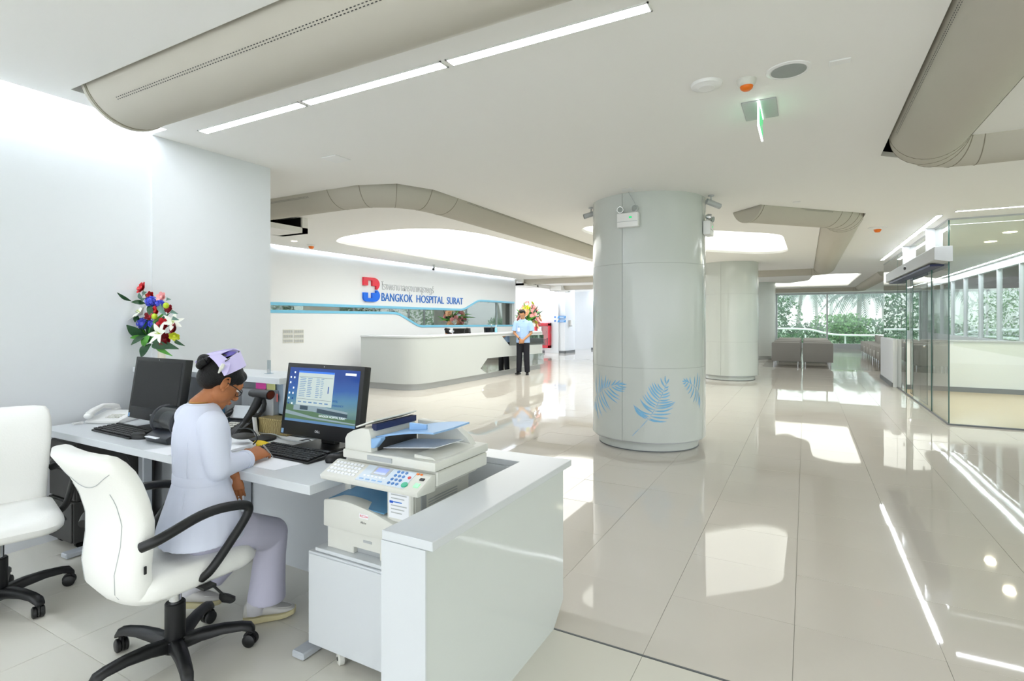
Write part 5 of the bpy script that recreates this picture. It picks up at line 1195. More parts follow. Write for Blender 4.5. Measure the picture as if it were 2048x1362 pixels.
def hand(mb, wrist, d, nrm, side, curl=(.35,.4,.45,.5), k=1.0, spread=1.0, thumb_in=.5, r0=1.0):
    # d: direction wrist->knuckles, nrm: back-of-hand normal, side: +1 thumb towards d x nrm
    d = d.normalized(); nrm = (nrm-d*nrm.dot(d)).normalized(); s_ = d.cross(nrm)*side
    pal = []
    for t, hw, ht in ((0,.024,.017),(.03,.031,.016),(.06,.038,.0145),(.085,.040,.012)):
        c = wrist+d*t*k; pal.append([c+s_*math.cos(a)*hw*k+nrm*math.sin(a)*ht*k for a in [2*PI*i/14 for i in range(14)]])
    mb.loft(pal); mb.ell(wrist, (.023*k,)*3, nu=12, nv=8)
    for i, (off, L) in enumerate(((.028,.068),(.0095,.076),(-.0095,.071),(-.028,.056))):
        p = wrist+d*.078*k+s_*off*k; a = 0.08; dirv = (d+s_*off*4*spread*.12).normalized(); pts = [wrist+d*.05*k+s_*off*.9*k, p]; 
        for j, f_ in enumerate((.45,.32,.25)):
            a += curl[i]*(1.0 if j else .8); q = dirv*math.cos(a)-nrm*math.sin(a); p = p+q*L*f_*k; pts.append(p)
        mb.tube(pts, [.0085*k*r0,.0088*k*r0,.0082*k*r0,.0075*k*r0,.0055*k*r0], 10)
        for q_, rr_ in zip(pts[1:], (.0088,.0082,.0075,.0056)): mb.ell(q_, (rr_*k*r0,)*3, nu=10, nv=6)
    b = wrist+d*.018*k+s_*.02*k; t1 = b+(d*.7+s_*.75-nrm*.25*thumb_in).normalized()*.036*k; t2 = t1+(d*.95+s_*(.3-.5*thumb_in)-nrm*.45*thumb_in).normalized()*.030*k; t3 = t2+(d*.95-s_*.35*thumb_in-nrm*.5*thumb_in).normalized()*.024*k
    mb.tube([b,t1,t2,t3], [.0125*k,.0105*k,.0092*k,.0062*k], 10)
    for q_, rr_ in ((t1,.0105),(t2,.0092),(t3,.0064)): mb.ell(q_, (rr_*k,)*3, nu=10, nv=6)
class Head:
    def __init__(s, c, fwd, pitch, k=1.0, roll=0):
        fwd = fwd.normalized(); s.c = c; s.k = k; s.f = (fwd*math.cos(pitch)-Vector((0,0,1))*math.sin(pitch)).normalized(); s.u = (fwd*math.sin(pitch)+Vector((0,0,1))*math.cos(pitch)).normalized(); s.r = s.f.cross(s.u)
        s.M = Matrix((s.f, s.r, s.u)).transposed()
    def p(s, f, r, u): return s.c+(s.f*f+s.r*r+s.u*u)*s.k
    def add(s, mb, female=True):
        k = s.k; M4 = s.M.to_4x4()
        def E(c, r, nu=20, nv=14): mb.ell(s.p(*c), [x*k for x in r], M4, nu, nv)
        E((-.008,0,.028),(.095,.074,.086)); E((.028,0,-.03),(.062,.058,.078)); E((.045,0,-.075),(.042,.038,.036)); E((.066,0,-.094),(.020,.022,.018))
        E((.020,.038,-.045),(.045,.026,.045)); E((.020,-.038,-.045),(.045,.026,.045)); E((.075,0,.018),(.022,.05,.03))
        mb.tube([s.p(.088,0,.004), s.p(.100,0,-.018), s.p(.112,0,-.036)], [.008*k,.010*k,.012*k], 10); E((.100,.010,-.040),(.010,.009,.007),10,7); E((.100,-.010,-.040),(.010,.009,.007),10,7); E((.108,0,-.037),(.010,.010,.009),10,7)
        E((.087,0,-.061),(.012,.022,.006),12,8); E((.086,0,-.070),(.011,.019,.006),12,8); E((.078,.030,.012),(.014,.020,.006),10,7); E((.078,-.030,.012),(.014,.020,.006),10,7)
    def ear(s, nm, sg, m, par):
        k = s.k; mb = MB(); pts = []
        for i in range(13):
            a = R(-60+i*20); pts.append(s.p(-.004+.017*math.cos(a)-.004, sg*(.072+.010*(math.cos(a) < .3)+.004), -.012+.029*math.sin(a)))
        mb.tube(pts, [.0038*k]*12+[.003*k], 8); mb.ell(s.p(-.006, sg*.073, -.015), (.016*k,.006*k,.026*k), s.M.to_4x4(), 12, 8); mb.ell(s.p(.003, sg*.077, -.038), (.008*k,.006*k,.009*k), s.M.to_4x4(), 10, 7)
        mb.ell(s.p(.010, sg*.077, -.014), (.005*k,.004*k,.008*k), s.M.to_4x4(), 8, 6)
        return mb.build(nm, m, par, world=True, smooth=80)
    def face_parts(s, par, lip='lip', brow='hair_black'):
        k = s.k; M4 = s.M.to_4x4()
        for sg in (-1, 1):
            e = MB().ell(s.p(.080, sg*.030, -.003), (.011*k,.0135*k,.006*k), M4, 12, 8).build('eye', 'eye_white', par, world=True)
            MB().ell(s.p(.088, sg*.030, -.004), (.0035*k,.0055*k,.0055*k), M4, 10, 7).build('iris', 'eye_dark', e, world=True)
            MB().tube([s.p(.083, sg*.047, .018), s.p(.094, sg*.030, .023), s.p(.096, sg*.013, .019)], [.0010*k,.0020*k,.0015*k], 6).build('eyebrow', brow, par, world=True)
        MB().ell(s.p(.0965, 0, -.0615), (.0045*k,.018*k,.004*k), M4, 12, 8).ell(s.p(.0955, 0, -.0685), (.0045*k,.015*k,.0045*k), M4, 12, 8).build('lips', lip, par, world=True)

# ---------------------------------------------------------------- the nurse at the desk
NR = thing('person', 'nurse in white tunic and lilac cap writing at the desk', 'person', (-2.30, 1.31, 0))
F = camv(.67,.74).normalized(); Sd = camv(.74,-.67).normalized(); U = Vector((0,0,1))
def ringe(c, hw, hd, n=24, e=1.0): return [c+Sd*hw*math.copysign(abs(math.cos(2*PI*k/n))**e, math.cos(2*PI*k/n))+F*hd*math.copysign(abs(math.sin(2*PI*k/n))**e, math.sin(2*PI*k/n)) for k in range(n)]
pel = pd(395,1052,2.27); ches = pd(404,868,2.36); nb = pd(403,808,2.365); nt = pd(436,782,2.39)
shR = pd(425,847,2.25); shL = pd(378,832,2.47); elR = pd(436,938,2.25); wrR = pd(493,919,2.46)
elL = pd(412,958,2.50); wrL = pd(467,948,2.38)
hipR = pd(410,1072,2.20); hipL = pd(392,1068,2.38); knR = pd(543,1066,2.50); knL = pd(505,1062,2.68); anR = pd(511,1216,2.52); anL = pd(369,1186,2.575)
HD = Head(pd(441,762,2.40), camv(.62,.78), R(36), .97)
body = MB(); HD.add(body)
body.tube([nb-U*.04, nb, lerp(nb,nt,.5), nt+HD.u*.01], [.055,.050,.046,.048], 20)
body.loft([ringe(pel-U*.0,.11,.08), ringe(pd(398,1010,2.30),.125,.09), ringe(pd(400,950,2.32),.105,.08), ringe(pd(401,900,2.34),.13,.09), ringe(ches,.14,.085), ringe(lerp(ches,nb,.6),.12,.06), ringe(nb,.05,.045)])
limb(body, [shR, elR, wrR], [.042,.034,.024]); limb(body, [shL, elL, wrL], [.042,.034,.024]); limb(body, [hipR-Sd*.03, knR, anR], [.055,.045,.034]); limb(body, [hipL, knL, anL], [.055,.045,.034])
# writing hand: knuckles forward over the page, fingers curled round a pen
dH = (pd(527,903,2.57)-wrR).normalized()
hand(body, wrR+dH*.012, dH+U*.08, U*.85+Sd*.5, -1, curl=(.42,.48,.52,.56), k=1.12, thumb_in=.8, r0=.82, spread=1.6)
# left hand hanging relaxed with the fingers down
hand(body, wrL+camv(.006,0), (-U*.96+camv(.14,-.02)), camv(.25,-1.0), 1, curl=(.06,.10,.16,.24), k=.84, spread=2.0, thumb_in=.3, r0=.88)
organic('body', body, 'skin_tan', NR, vox=.0034, sm=3)
HD.ear('ear', 1, 'skin_tan', NR); HD.ear('ear', -1, 'skin_tan', NR); HD.face_parts(NR)
# tunic
tn = MB()
tn.loft([ringe(pd(401,1072,2.26),.188,.160,e=.85), ringe(pd(401,1050,2.27),.184,.155,e=.85), ringe(pd(402,1012,2.29),.168,.135,e=.9), ringe(pd(402,975,2.31),.142,.112), ringe(pd(402,950,2.32),.132,.102), ringe(pd(403,915,2.34),.142,.106), ringe(pd(404,885,2.35),.156,.110), ringe(pd(403,856,2.36),.162,.104), ringe(pd(402,834,2.365),.150,.090), ringe(pd(402,820,2.365),.118,.074), ringe(nb+U*.006,.072,.060)])
def sleeve(mb, pts, rs): 
    P, Q = [], []
    for i in range(len(pts)-1):
        for k in range(6): P.append(lerp(pts[i], pts[i+1], k/6)); Q.append(rs[i]*(1-k/6)+rs[i+1]*k/6)
    P.append(pts[-1]); Q.append(rs[-1]); mb.tube(P, Q, 20)
    for p, r in zip(pts[:-1], rs[:-1]): mb.ell(p, (r,)*3, nu=16, nv=10)
sleeve(tn, [shR+U*-.005, lerp(shR,elR,.5)-F*.004, elR, lerp(elR,wrR,.5)+U*.004, wrR-(wrR-elR).normalized()*.012], [.060,.056,.050,.045,.042])
sleeve(tn, [shL, lerp(shL,elL,.5), elL, lerp(elL,wrL,.5), wrL+(wrL-elL).normalized()*.004], [.060,.056,.048,.043,.040])
tunic = organic('tunic', tn, 'tunic_white', NR, vox=.006, sm=7)
# seams: waistband, back dart lines, cuffs, neckline
def ringtube(c, hw, hd, r, nm, m, par, e=1.0, n=40):
    pts = [c+Sd*hw*math.cos(2*PI*k/n)+F*hd*math.sin(2*PI*k/n) for k in range(n+1)]; return MB().tube(pts, r, 6).build(nm, m, par, world=True)
wb_ = [ringe(pd(402,960,2.316),.1325,.1025,n=40), ringe(pd(402,959,2.316),.1365,.1065,n=40), ringe(pd(402,943,2.322),.1355,.1050,n=40), ringe(pd(402,942,2.322),.1315,.1010,n=40)]
MB().loft(wb_, cap=False).build('waistband', 'tunic_white', tunic, world=True, smooth=60)
for a_ in (-52, -118):
    for rs_ in ([(pd(401,1068,2.26),.187,.159),(pd(401,1050,2.27),.1835,.1545),(pd(402,1012,2.29),.168,.135),(pd(402,975,2.31),.143,.113),(pd(402,962,2.316),.134,.104)], [(pd(402,942,2.322),.133,.103),(pd(403,915,2.34),.142,.106),(pd(404,885,2.35),.156,.110),(pd(403,862,2.36),.161,.104)]):
        MB().tube([c_+Sd*hw_*math.cos(R(a_))+F*hd_*math.sin(R(a_)) for c_,hw_,hd_ in rs_], .0022, 6).build('back_seam', 'tunic_white', tunic, world=True)
MB().tube([nb+U*.004+Sd*.064*math.cos(2*PI*k/30)+F*.052*math.sin(2*PI*k/30) for k in range(31)], .0045, 8).build('neckline', 'tunic_white', tunic, world=True)
MB().tube([nb+U*.012+Sd*.054*math.cos(2*PI*k/30)+F*.048*math.sin(2*PI*k/30) for k in range(31)], .0013, 6).build('necklace', 'gold', NR, world=True, label='thin gold chain at the nape')
cu = wrR-(wrR-elR).normalized()*.012; ax = (wrR-elR).normalized()
MB().lathe([(.036,-.022),(.0445,-.022),(.0455,.004),(.043,.008),(.036,.004)], c=cu, axis=ax, n=28).build('cuff', 'tunic_white', tunic, world=True)
# trousers
tr = MB()
tr.loft([ringe(pel-U*.05,.12,.11), ringe(pel-U*.03,.155,.135), ringe(pel+U*.0,.155,.13), ringe(pel+U*.06,.13,.10)])
def leg_(mb, pts, rs):
    P, Q = [], []
    for i in range(len(pts)-1):
        for k in range(6): P.append(lerp(pts[i], pts[i+1], k/6)); Q.append(rs[i]*(1-k/6)+rs[i+1]*k/6)
    P.append(pts[-1]); Q.append(rs[-1]); mb.tube(P, Q, 22)
    for p, r in zip(pts[:-1], rs[:-1]): mb.ell(p, (r,)*3, nu=16, nv=10)
hemR = pd(533,1196,2.52); hemL = pd(420,1152,2.62)
leg_(tr, [hipR+U*.0-Sd*.015, lerp(hipR,knR,.55)+U*.008, knR, lerp(knR,hemR,.35)-U*0, lerp(knR,hemR,.7), hemR], [.082,.088,.072,.070,.076,.084])
leg_(tr, [hipL, lerp(hipL,knL,.55)+U*.01, knL, lerp(knL,hemL,.4), hemL], [.092,.085,.070,.066,.070])
trs = organic('trousers', tr, 'trouser_lilac', NR, vox=.006, sm=5)
for an, kn_ in ((anR, knR), (anL, knL)):
    MB().tube([lerp(kn_, an, .75), lerp(kn_,an,.9), an, an+U*-.022], [.046,.043,.041,.040], 16).build('sock', 'sock', NR, world=True, smooth=80)
# shoes: wedge soles, lace-up uppers
def shoe(par, heel, toe, lift, mu='shoe_white', ms='shoe_sole', laces=True, k=1.0, tilt=0.0):
    d = (toe-heel); L = d.length; d.normalize(); s_ = Vector((-d.y, d.x, 0)); root = None
    M = Matrix((d, s_, Vector((0,0,1)))).transposed().to_4x4(); M = Matrix.Translation(heel+Vector((0,0,lift))) @ M @ Matrix.Rotation(tilt, 4, 'Y')
    T_ = [(-.01,.026,0),(0,.034,0),(.05,.036,0),(.10,.034,0),(.16,.042,.004),(.20,.041,.008),(.235,.030,.014),(.245,.016,.018)]
    so = MB(); kk = L/.245
    so.loft([[Vector((x*kk, hw*sg_, z)) for sg_, z in ((-1,zz+.002),(1,zz+.002),(1,zz+.030-.006*(x>.12)),(-1,zz+.030-.006*(x>.12)))] for x, hw, zz in T_]); so.xf(M)
    sole = so.build('sole', ms, par, world=True, bev=.004, seg=2)
    up_ = MB(); rings = []
    for x, hw, zb, zt in ((-.006,.022,.028,.075),(.005,.032,.028,.092),(.035,.034,.028,.088),(.07,.033,.028,.080),(.10,.034,.026,.082),(.13,.037,.026,.076),(.165,.040,.027,.062),(.20,.038,.030,.053),(.228,.028,.034,.046),(.24,.014,.036,.042)):
        rings.append([Vector((x*kk, hw*math.copysign(abs(math.cos(a))**.7, math.cos(a)), (zb+zt)/2+(zt-zb)/2*math.copysign(abs(math.sin(a))**.8, math.sin(a)))) for a in [2*PI*i/18 for i in range(18)]])
    up_.loft(rings).xf(M); o = up_.build('shoe_upper', mu, par, world=True, smooth=70)
    if laces:
        for i, x in enumerate((.095,.113,.131)): MB().tube([M @ Vector((x*kk, .020*(-1)**j, .086-.004*i-(.006 if j else .006))) for j in (0,1)], .0022, 6).build('lace', mu, o, world=True)
        mt = [M @ Vector(((.165+.062*math.sin(a))*kk if math.sin(a) > -.4 else (.165-.03)*kk, .030*math.cos(a), .060-.012*max(0,math.sin(a)))) for a in [R(-20+i*22) for i in range(11)]]
        MB().tube(mt, .0022, 6).build('toe_seam', mu, o, world=True)
hr, tr_ = pz(487,1246,0), pz(592,1228,0); shoe(NR, hr+(tr_-hr)*.03, tr_, .0)
hl, tl_ = pd(352,1214,2.56), pd(415,1226,2.60); hl.z = 0; tl_.z = 0
dl = (tl_-hl).normalized(); shoe(NR, hl+dl*-.03+Vector((0,0,0)), hl+dl*.20, .055, tilt=R(7))
# hair, bun, cap, clip, glasses
ha = MB(); M4 = HD.M.to_4x4()
ha.ell(HD.p(-.016,0,.034), (.094,.078,.083), M4, 28, 18); ha.ell(HD.p(-.048,0,-.005), (.056,.064,.058), M4, 20, 12); ha.ell(HD.p(.058,0,.060), (.034,.050,.030), M4, 16, 10)
ha.ell(HD.p(.040,.052,.038), (.032,.018,.026), M4, 14, 8); ha.ell(HD.p(.040,-.052,.038), (.032,.018,.026), M4, 14, 8)
hair = organic('hair', ha, 'hair_black', NR, vox=.005, sm=4)
bn = MB(); bc = HD.p(-.118,.006,.030); 
bn.tube([bc+(HD.r*math.cos(a)+HD.u*math.sin(a))*.020+HD.f*.006*math.sin(2*a) for a in [2*PI*i/24 for i in range(25)]], .0165, 14); bn.ell(bc, (.018,.016,.02), M4)
bun = bn.build('hair_bun', 'hair_black', hair, world=True, smooth=80, label='coiled bun with a net')
MB().tube([bc-HD.f*.012+(HD.r*math.cos(a)+HD.u*math.sin(a))*.012 for a in [2*PI*i/16 for i in range(17)]], .002, 6).build('bun_ring', 'dark_grey', bun, world=True)
bot = [(401,746,2.45),(418,752,2.53),(446,746,2.56),(472,740,2.55),(488,735,2.49),(492,731,2.42),(483,737,2.345),(468,744,2.305),(457,749,2.288),(449,752,2.278)]
top = [(391,723,2.43),(405,711,2.49),(425,704,2.52),(449,699,2.52),(468,697,2.50),(479,701,2.43),(472,707,2.365),(459,716,2.325),(448,722,2.305),(434,729,2.29)]
C_b = [pd(*q_) for q_ in bot]; C_t = [pd(*q_) for q_ in top]
P = []
for t_ in (0,.25,.5,.75,1): P.append([lerp(a, b, t_)+(HD.r*0) for a, b in zip(C_b, C_t)])
cap = MB().grid(P, .0022).build('nurse_cap', 'cap_lilac', NR, world=True, smooth=60, label='folded lilac nurse cap')
# folded flap from the corner back over to the crown
fl0 = [pd(449,752,2.276), pd(443,742,2.278), pd(436,731,2.285), pd(427,721,2.30), pd(418,713,2.32)]
fl1 = [pd(452,750,2.276), pd(458,740,2.285), pd(461,728,2.30), pd(454,718,2.325), pd(440,708,2.35)]
MB().grid([fl0, [lerp(a,b,.5)-Sd*-.003 for a,b in zip(fl0,fl1)], fl1], .0022).build('cap_flap', 'cap_lilac', cap, world=True, smooth=60)
cr0 = [pd(391,723,2.43), pd(402,716,2.39), pd(418,713,2.322), pd(440,708,2.352)]
cr1 = [pd(401,714,2.47), pd(415,707,2.46), pd(432,704,2.44), pd(455,702,2.44)]
cr2 = [pd(410,709,2.50), pd(425,705,2.51), pd(440,702,2.51), pd(464,699,2.50)]
MB().grid([cr0, cr1, cr2], .002).build('cap_crown', 'cap_lilac', cap, world=True, smooth=60)
ins = [pd(440,711,2.36), pd(455,712,2.375), pd(468,707,2.39)], [pd(446,704,2.45), pd(458,701,2.46), pd(474,702,2.43)]
MB().grid([[p-HD.u*.004 for p in r_] for r_ in ins], .0015).build('cap_lining', 'cap_inside', cap, world=True, label='dark violet inside of the fold')
bt_ = []
for a, b, t_ in ((8,9,.35),(7,8,.3),(6,7,.5),(5,6,.35)):
    pass
st0, st1 = pd(451,722,2.296), pd(478,703,2.405)
MB().tube([st0, lerp(st0,st1,.5)+Sd*.004, st1], .0028, 8).build('cap_stripe', 'eye_dark', cap, world=True, label='short black stripe')
MB().tube([pd(437,746,2.27), pd(443,736,2.268), pd(447,728,2.275)], [.003,.009,.007], 10).build('hair_clip', 'cream_plastic', hair, world=True, label='pale shell hair clip')
gl_ = MB().tube([HD.p(.0,.079,-.004), HD.p(.05,.077,-.004), HD.p(.088,.066,-.008)], .0022, 6).tube([HD.p(.0,-.079,-.004), HD.p(.05,-.077,-.004), HD.p(.088,-.066,-.008)], .0022, 6)
for sg in (-1, 1): gl_.tube([HD.p(.098+.004*math.cos(a)-.012*abs(.034+.026*math.cos(a))/.06, sg*(.034+.027*math.cos(a)), -.010+.018*math.sin(a)) for a in [2*PI*i/20 for i in range(21)]], .0016, 6)
gl_.tube([HD.p(.097,-.008,-.008), HD.p(.100,0,-.004), HD.p(.097,.008,-.008)], .0018, 6)
gls = gl_.build('glasses', 'black_plastic', NR, world=True)
for sg in (-1, 1): MB().add([HD.p(.094, sg*(.034+.025*math.cos(a))-0, -.010+.016*math.sin(a)) for a in [2*PI*i/16 for i in range(16)]], [list(range(16))]).build('lens', 'clear_glass', gls, world=True, smooth=0)
MB().tube([pd(546,914,2.60), pd(537,903,2.585), pd(527,890,2.57)], [.0018,.004,.004], 8).build('pen', 'frame_grey', None, smooth=60)
tag(COL.objects['pen'], 'silver pen in the nurse writing hand', 'pen')
MB().lathe([(.0095,-.0015),(.011,-.0015),(.011,.0015),(.0095,.0015)], c=pd(481,964,2.462), axis=(0,0.3,1), n=16).build('ring', 'gold', NR, world=True)

# ---------------------------------------------------------------- standing man by the reception counter
MX, MY = -6.47, 12.42
mn = thing('person', 'man in light blue short-sleeved shirt standing at the reception counter', 'person', (MX, MY, 0))
f2 = (Vector((0,0,0))-Vector((MX, MY, 0))); f2.z = 0; f2.normalize(); f2 = (Matrix.Rotation(R(-12), 3, 'Z') @ f2); s2 = Vector((f2.y, -f2.x, 0))
def mp(s_, f_, z): return Vector((MX, MY, 0))+s2*s_+f2*f_+Vector((0,0,z))
def ring2(z, hw, hd, f_=0, n=22): return [mp(0, f_, z)+s2*hw*math.cos(2*PI*k/n)+f2*hd*math.sin(2*PI*k/n) for k in range(n)]
H2 = Head(mp(.01,.035,1.565), Matrix.Rotation(R(-10), 3, 'Z') @ f2, R(24), 1.0)
b2 = MB(); H2.add(b2, False)
b2.tube([mp(0,0,1.36), mp(0,.005,1.44), mp(.005,.02,1.52)], [.06,.056,.056], 18)
b2.loft([ring2(.86,.14,.10), ring2(1.0,.135,.095), ring2(1.15,.15,.10), ring2(1.3,.165,.10), ring2(1.38,.12,.07), ring2(1.42,.06,.05)])
wr = {}
for sg in (-1, 1):
    sh, el, wr_ = mp(sg*.185,0,1.345), mp(sg*.225,.03,1.08), mp(sg*.045,.19,.915+.015*sg)
    limb(b2, [sh, el, wr_], [.045,.036,.026]); limb(b2, [mp(sg*.085,0,.86), mp(sg*.095,.02,.48), mp(sg*.11,0,.09)], [.08,.055,.04])
    d_ = (mp(-sg*.03,.20,.86)-wr_).normalized(); hand(b2, wr_, d_, f2, sg, curl=(.4,.45,.5,.5), k=1.05, thumb_in=.6)
organic('body', b2, 'skin_warm', mn, vox=.007, sm=3)
H2.ear('ear', 1, 'skin_warm', mn); H2.ear('ear', -1, 'skin_warm', mn); H2.face_parts(mn)
h2 = MB(); M2 = H2.M.to_4x4(); h2.ell(H2.p(-.022,0,.042), (.090,.080,.084), M2, 24, 16); h2.ell(H2.p(.03,0,.098), (.06,.062,.036), M2); h2.ell(H2.p(.055,0,.088),(.035,.05,.026),M2)
organic('hair', h2, 'hair_black', mn, vox=.007, sm=3)
t2 = MB(); t2.loft([ring2(.83,.185,.135,.01), ring2(.95,.178,.13,.01), ring2(1.1,.175,.125,.01), ring2(1.25,.19,.125,.005), ring2(1.34,.195,.11), ring2(1.40,.14,.085), ring2(1.435,.075,.065)])
for sg in (-1, 1): sleeve(t2, [mp(sg*.185,0,1.34), mp(sg*.215,.01,1.22), mp(sg*.228,.02,1.13)], [.066,.068,.072])
sh2 = organic('shirt', t2, 'shirt_blue', mn, vox=.008, sm=4)
for sg in (-1, 1): MB().grid([[mp(0,.068,1.40), mp(sg*.03,.072,1.43), mp(sg*.07,.03,1.455)], [mp(sg*.005,.10,1.37), mp(sg*.05,.095,1.395), mp(sg*.085,.05,1.425)]], .004).build('collar', 'shirt_blue', sh2, world=True)
for z in (1.30,1.20,1.10,1.0): MB().lathe([(0,-.002),(.006,-.002),(.006,.003)], c=mp(0,.138,z), axis=f2, n=10).build('button', 'paper', sh2, world=True)
bdg = MB().box(-.03,.03,-.002,.002,-.05,.05, Matrix.Translation(mp(.085,.142,1.17)) @ Matrix.Rotation(math.atan2(f2.y,f2.x)+PI/2,4,'Z')).build('badge', 'paper', mn, world=True, smooth=0)
MB().tube([mp(.085,.141,1.22), mp(.08,.135,1.27)], .003, 6).build('badge_strap', 'navy_cloth', bdg, world=True)
MB().lathe([(.029,-.014),(.033,-.014),(.033,.014),(.029,.014)], c=mp(.060,.178,.935), axis=(mp(.045,.19,.93)-mp(.225,.03,1.08)), n=18).build('wristwatch', 'dark_grey', mn, world=True)
p2 = MB(); p2.loft([ring2(.78,.16,.12,.005), ring2(.86,.165,.12,.005), ring2(.96,.16,.115,.005)])
for sg in (-1, 1): leg_(p2, [mp(sg*.08,0,.84), mp(sg*.095,.015,.48), mp(sg*.112,-.005,.06)], [.095,.078,.068])
organic('trousers', p2, 'navy_cloth', mn, vox=.009, sm=3)
for sg in (-1, 1): shoe(mn, mp(sg*.10,-.08,0), mp(sg*.15,.19,0), 0, 'shoe_black', 'shoe_black', False)

# ---------------------------------------------------------------- nurse seated behind the reception counter
q = pX(893, 664, -7.6)
n2 = thing('person', 'seated nurse whose white-capped head shows above the reception counter', 'person', (q.x, q.y, 0))
f3 = (Matrix.Rotation(R(35),3,'Z') @ Vector((1,0,0))); s3 = Vector((f3.y,-f3.x,0))
def np_(s_, f_, z): return Vector((q.x, q.y, 0))+s3*s_+f3*f_+Vector((0,0,z))
def ring3(z, hw, hd, f_=0, n=18): return [np_(0, f_, z)+s3*hw*math.cos(2*PI*k/n)+f3*hd*math.sin(2*PI*k/n) for k in range(n)]
H3 = Head(np_(0,.04,1.09), f3, R(38), .95); b3 = MB(); H3.add(b3)
b3.tube([np_(0,-.02,.9), np_(0,0,.98), np_(0,.02,1.04)], [.05,.047,.048], 14)
b3.loft([ring3(.48,.14,.11), ring3(.6,.12,.09), ring3(.8,.15,.095), ring3(.9,.12,.07), ring3(.94,.05,.05)])
for sg in (-1, 1):
    sh, el, w_ = np_(sg*.17,-.02,.88), np_(sg*.2,.05,.66), np_(sg*.10,.27,.775)
    limb(b3, [sh, el, w_], [.045,.036,.025]); hand(b3, w_, f3, U, -sg, k=.95); limb(b3, [np_(sg*.09,0,.5), np_(sg*.1,.36,.5), np_(sg*.1,.38,.09)], [.075,.055,.035])
organic('body', b3, 'skin_tan', n2, vox=.009, sm=3)
h3 = MB(); h3.ell(H3.p(-.022,0,.045), (.095,.082,.082), H3.M.to_4x4(), 20, 12); h3.ell(H3.p(-.11,0,.05), (.04,.04,.04), H3.M.to_4x4()); h3.build('hair', 'hair_black', n2, world=True, smooth=80)
P = []
for t_ in (0,.5,1): P.append([H3.p(.085*math.cos(a)*(1-.05*t_), .082*math.sin(a), .075+.075*t_-.02*(1-math.cos(a))) for a in [R(-110+i*20) for i in range(12)]])
MB().grid(P, .003).build('nurse_cap', 'paper', n2, world=True)
t3 = MB(); t3.loft([ring3(.44,.17,.14), ring3(.6,.14,.11), ring3(.8,.17,.115), ring3(.9,.14,.085), ring3(.95,.065,.06)])
for sg in (-1, 1): sleeve(t3, [np_(sg*.17,-.02,.88), np_(sg*.2,.05,.66), np_(sg*.11,.25,.77)], [.058,.05,.04]); 
organic('jacket', t3, mat('jacket_blue','2f5fb4',.8,bump=(40,.05)), n2, vox=.01, sm=3)
for sg in (-1, 1): MB().tube([np_(sg*.09,0,.5), np_(sg*.1,.36,.5), np_(sg*.1,.38,.3), np_(sg*.1,.38,.10)], [.09,.075,.065,.06], 12).build('trouser_leg', 'navy_cloth', n2, world=True)
for sg in (-1, 1): shoe(n2, np_(sg*.1,.31,0), np_(sg*.1,.53,0), 0, 'shoe_black', 'shoe_black', False)
st_ = thing('office_stool', 'dark stool hidden behind the reception counter', 'stool', (q.x, q.y, 0))
MB().lathe([(0,.35),(.2,.35),(.21,.37),(.2,.40),(0,.41)], n=24).build('seat', 'black_plastic', st_); MB().lathe([(.22,0),(.22,.02),(.03,.05),(.03,.35)], n=24).build('pedestal', 'black_plastic', st_)

# ================================================================ flowers
mat('petal_red','c4101c',.5,bump=(60,.1),var=(20,.15)); mat('petal_crimson','8e0c1c',.5,bump=(60,.1),var=(20,.15)); mat('petal_white','f4f4ea',.5,bump=(60,.05)); mat('petal_blue','4a55d8',.5,bump=(90,.1),var=(40,.35)); mat('petal_pink','f2a9a6',.5,bump=(60,.05)); mat('petal_lime','b4cc1e',.5,bump=(90,.2)); mat('petal_yellow','dfe53a',.5,bump=(60,.05)); mat('petal_peach','f6c49c',.5,bump=(60,.05),var=(10,.15))
mat('leaf_deep','1d4a26',.4,bump=(30,.1),var=(8,.25)); mat('leaf_fresh','4f9a2e',.4,bump=(30,.1),var=(8,.2)); mat('leaf_grey','5d7d70',.5,bump=(30,.1)); mat('ceramic','dcd3c4',.3,bump=(20,.05)); mat('stamen','b9782a',.6,bump=(50,.1))
rf = random.Random(21)
def petal(mb, c, d, up_, L, wd, cup, n=5):
    d = d.normalized(); s_ = d.cross(up_).normalized(); w_ = s_.cross(d).normalized(); P = []
    for i in range(n+1):
        t = i/n; h = wd*math.sin(PI*min(.97,.12+.86*t))**.8; p = c+d*L*t+w_*cup*L*(t*t); P.append([p-s_*h+w_*h*.25, p, p+s_*h+w_*h*.25])
    mb.grid(P)
def rose(par, c, r, m, face=None):
    face = (face or Vector((.35,-.9,.25))).normalized(); q_ = Vector((0,0,1)).rotation_difference(face).to_matrix(); mb = MB(); mb.ell(c, (r*.4,)*3, nu=10, nv=7)
    for ly, (n_, rr_, tilt_) in enumerate(((3,.45,1.35),(4,.7,1.15),(5,.9,.9),(6,1.05,.55))):
        for k in range(n_):
            a = 2*PI*(k+.37*ly)/n_; b_ = q_ @ Vector((math.cos(a), math.sin(a), 0)); base = c-face*r*.3+b_*r*.12
            dd = b_*math.cos(tilt_)+face*math.sin(tilt_); sd_v = face.cross(b_); P = []
            for i in range(5):
                t = i/4; h = r*.62*math.sin(PI*(.2+.62*t))*(.7+.3*rr_); p = base+dd*r*rr_*1.05*t+b_*r*.25*t*t; P.append([p-sd_v*h-b_*h*.3, p, p+sd_v*h-b_*h*.3])
            mb.grid(P)
    return mb.build('rose', m, par, world=True, smooth=60)
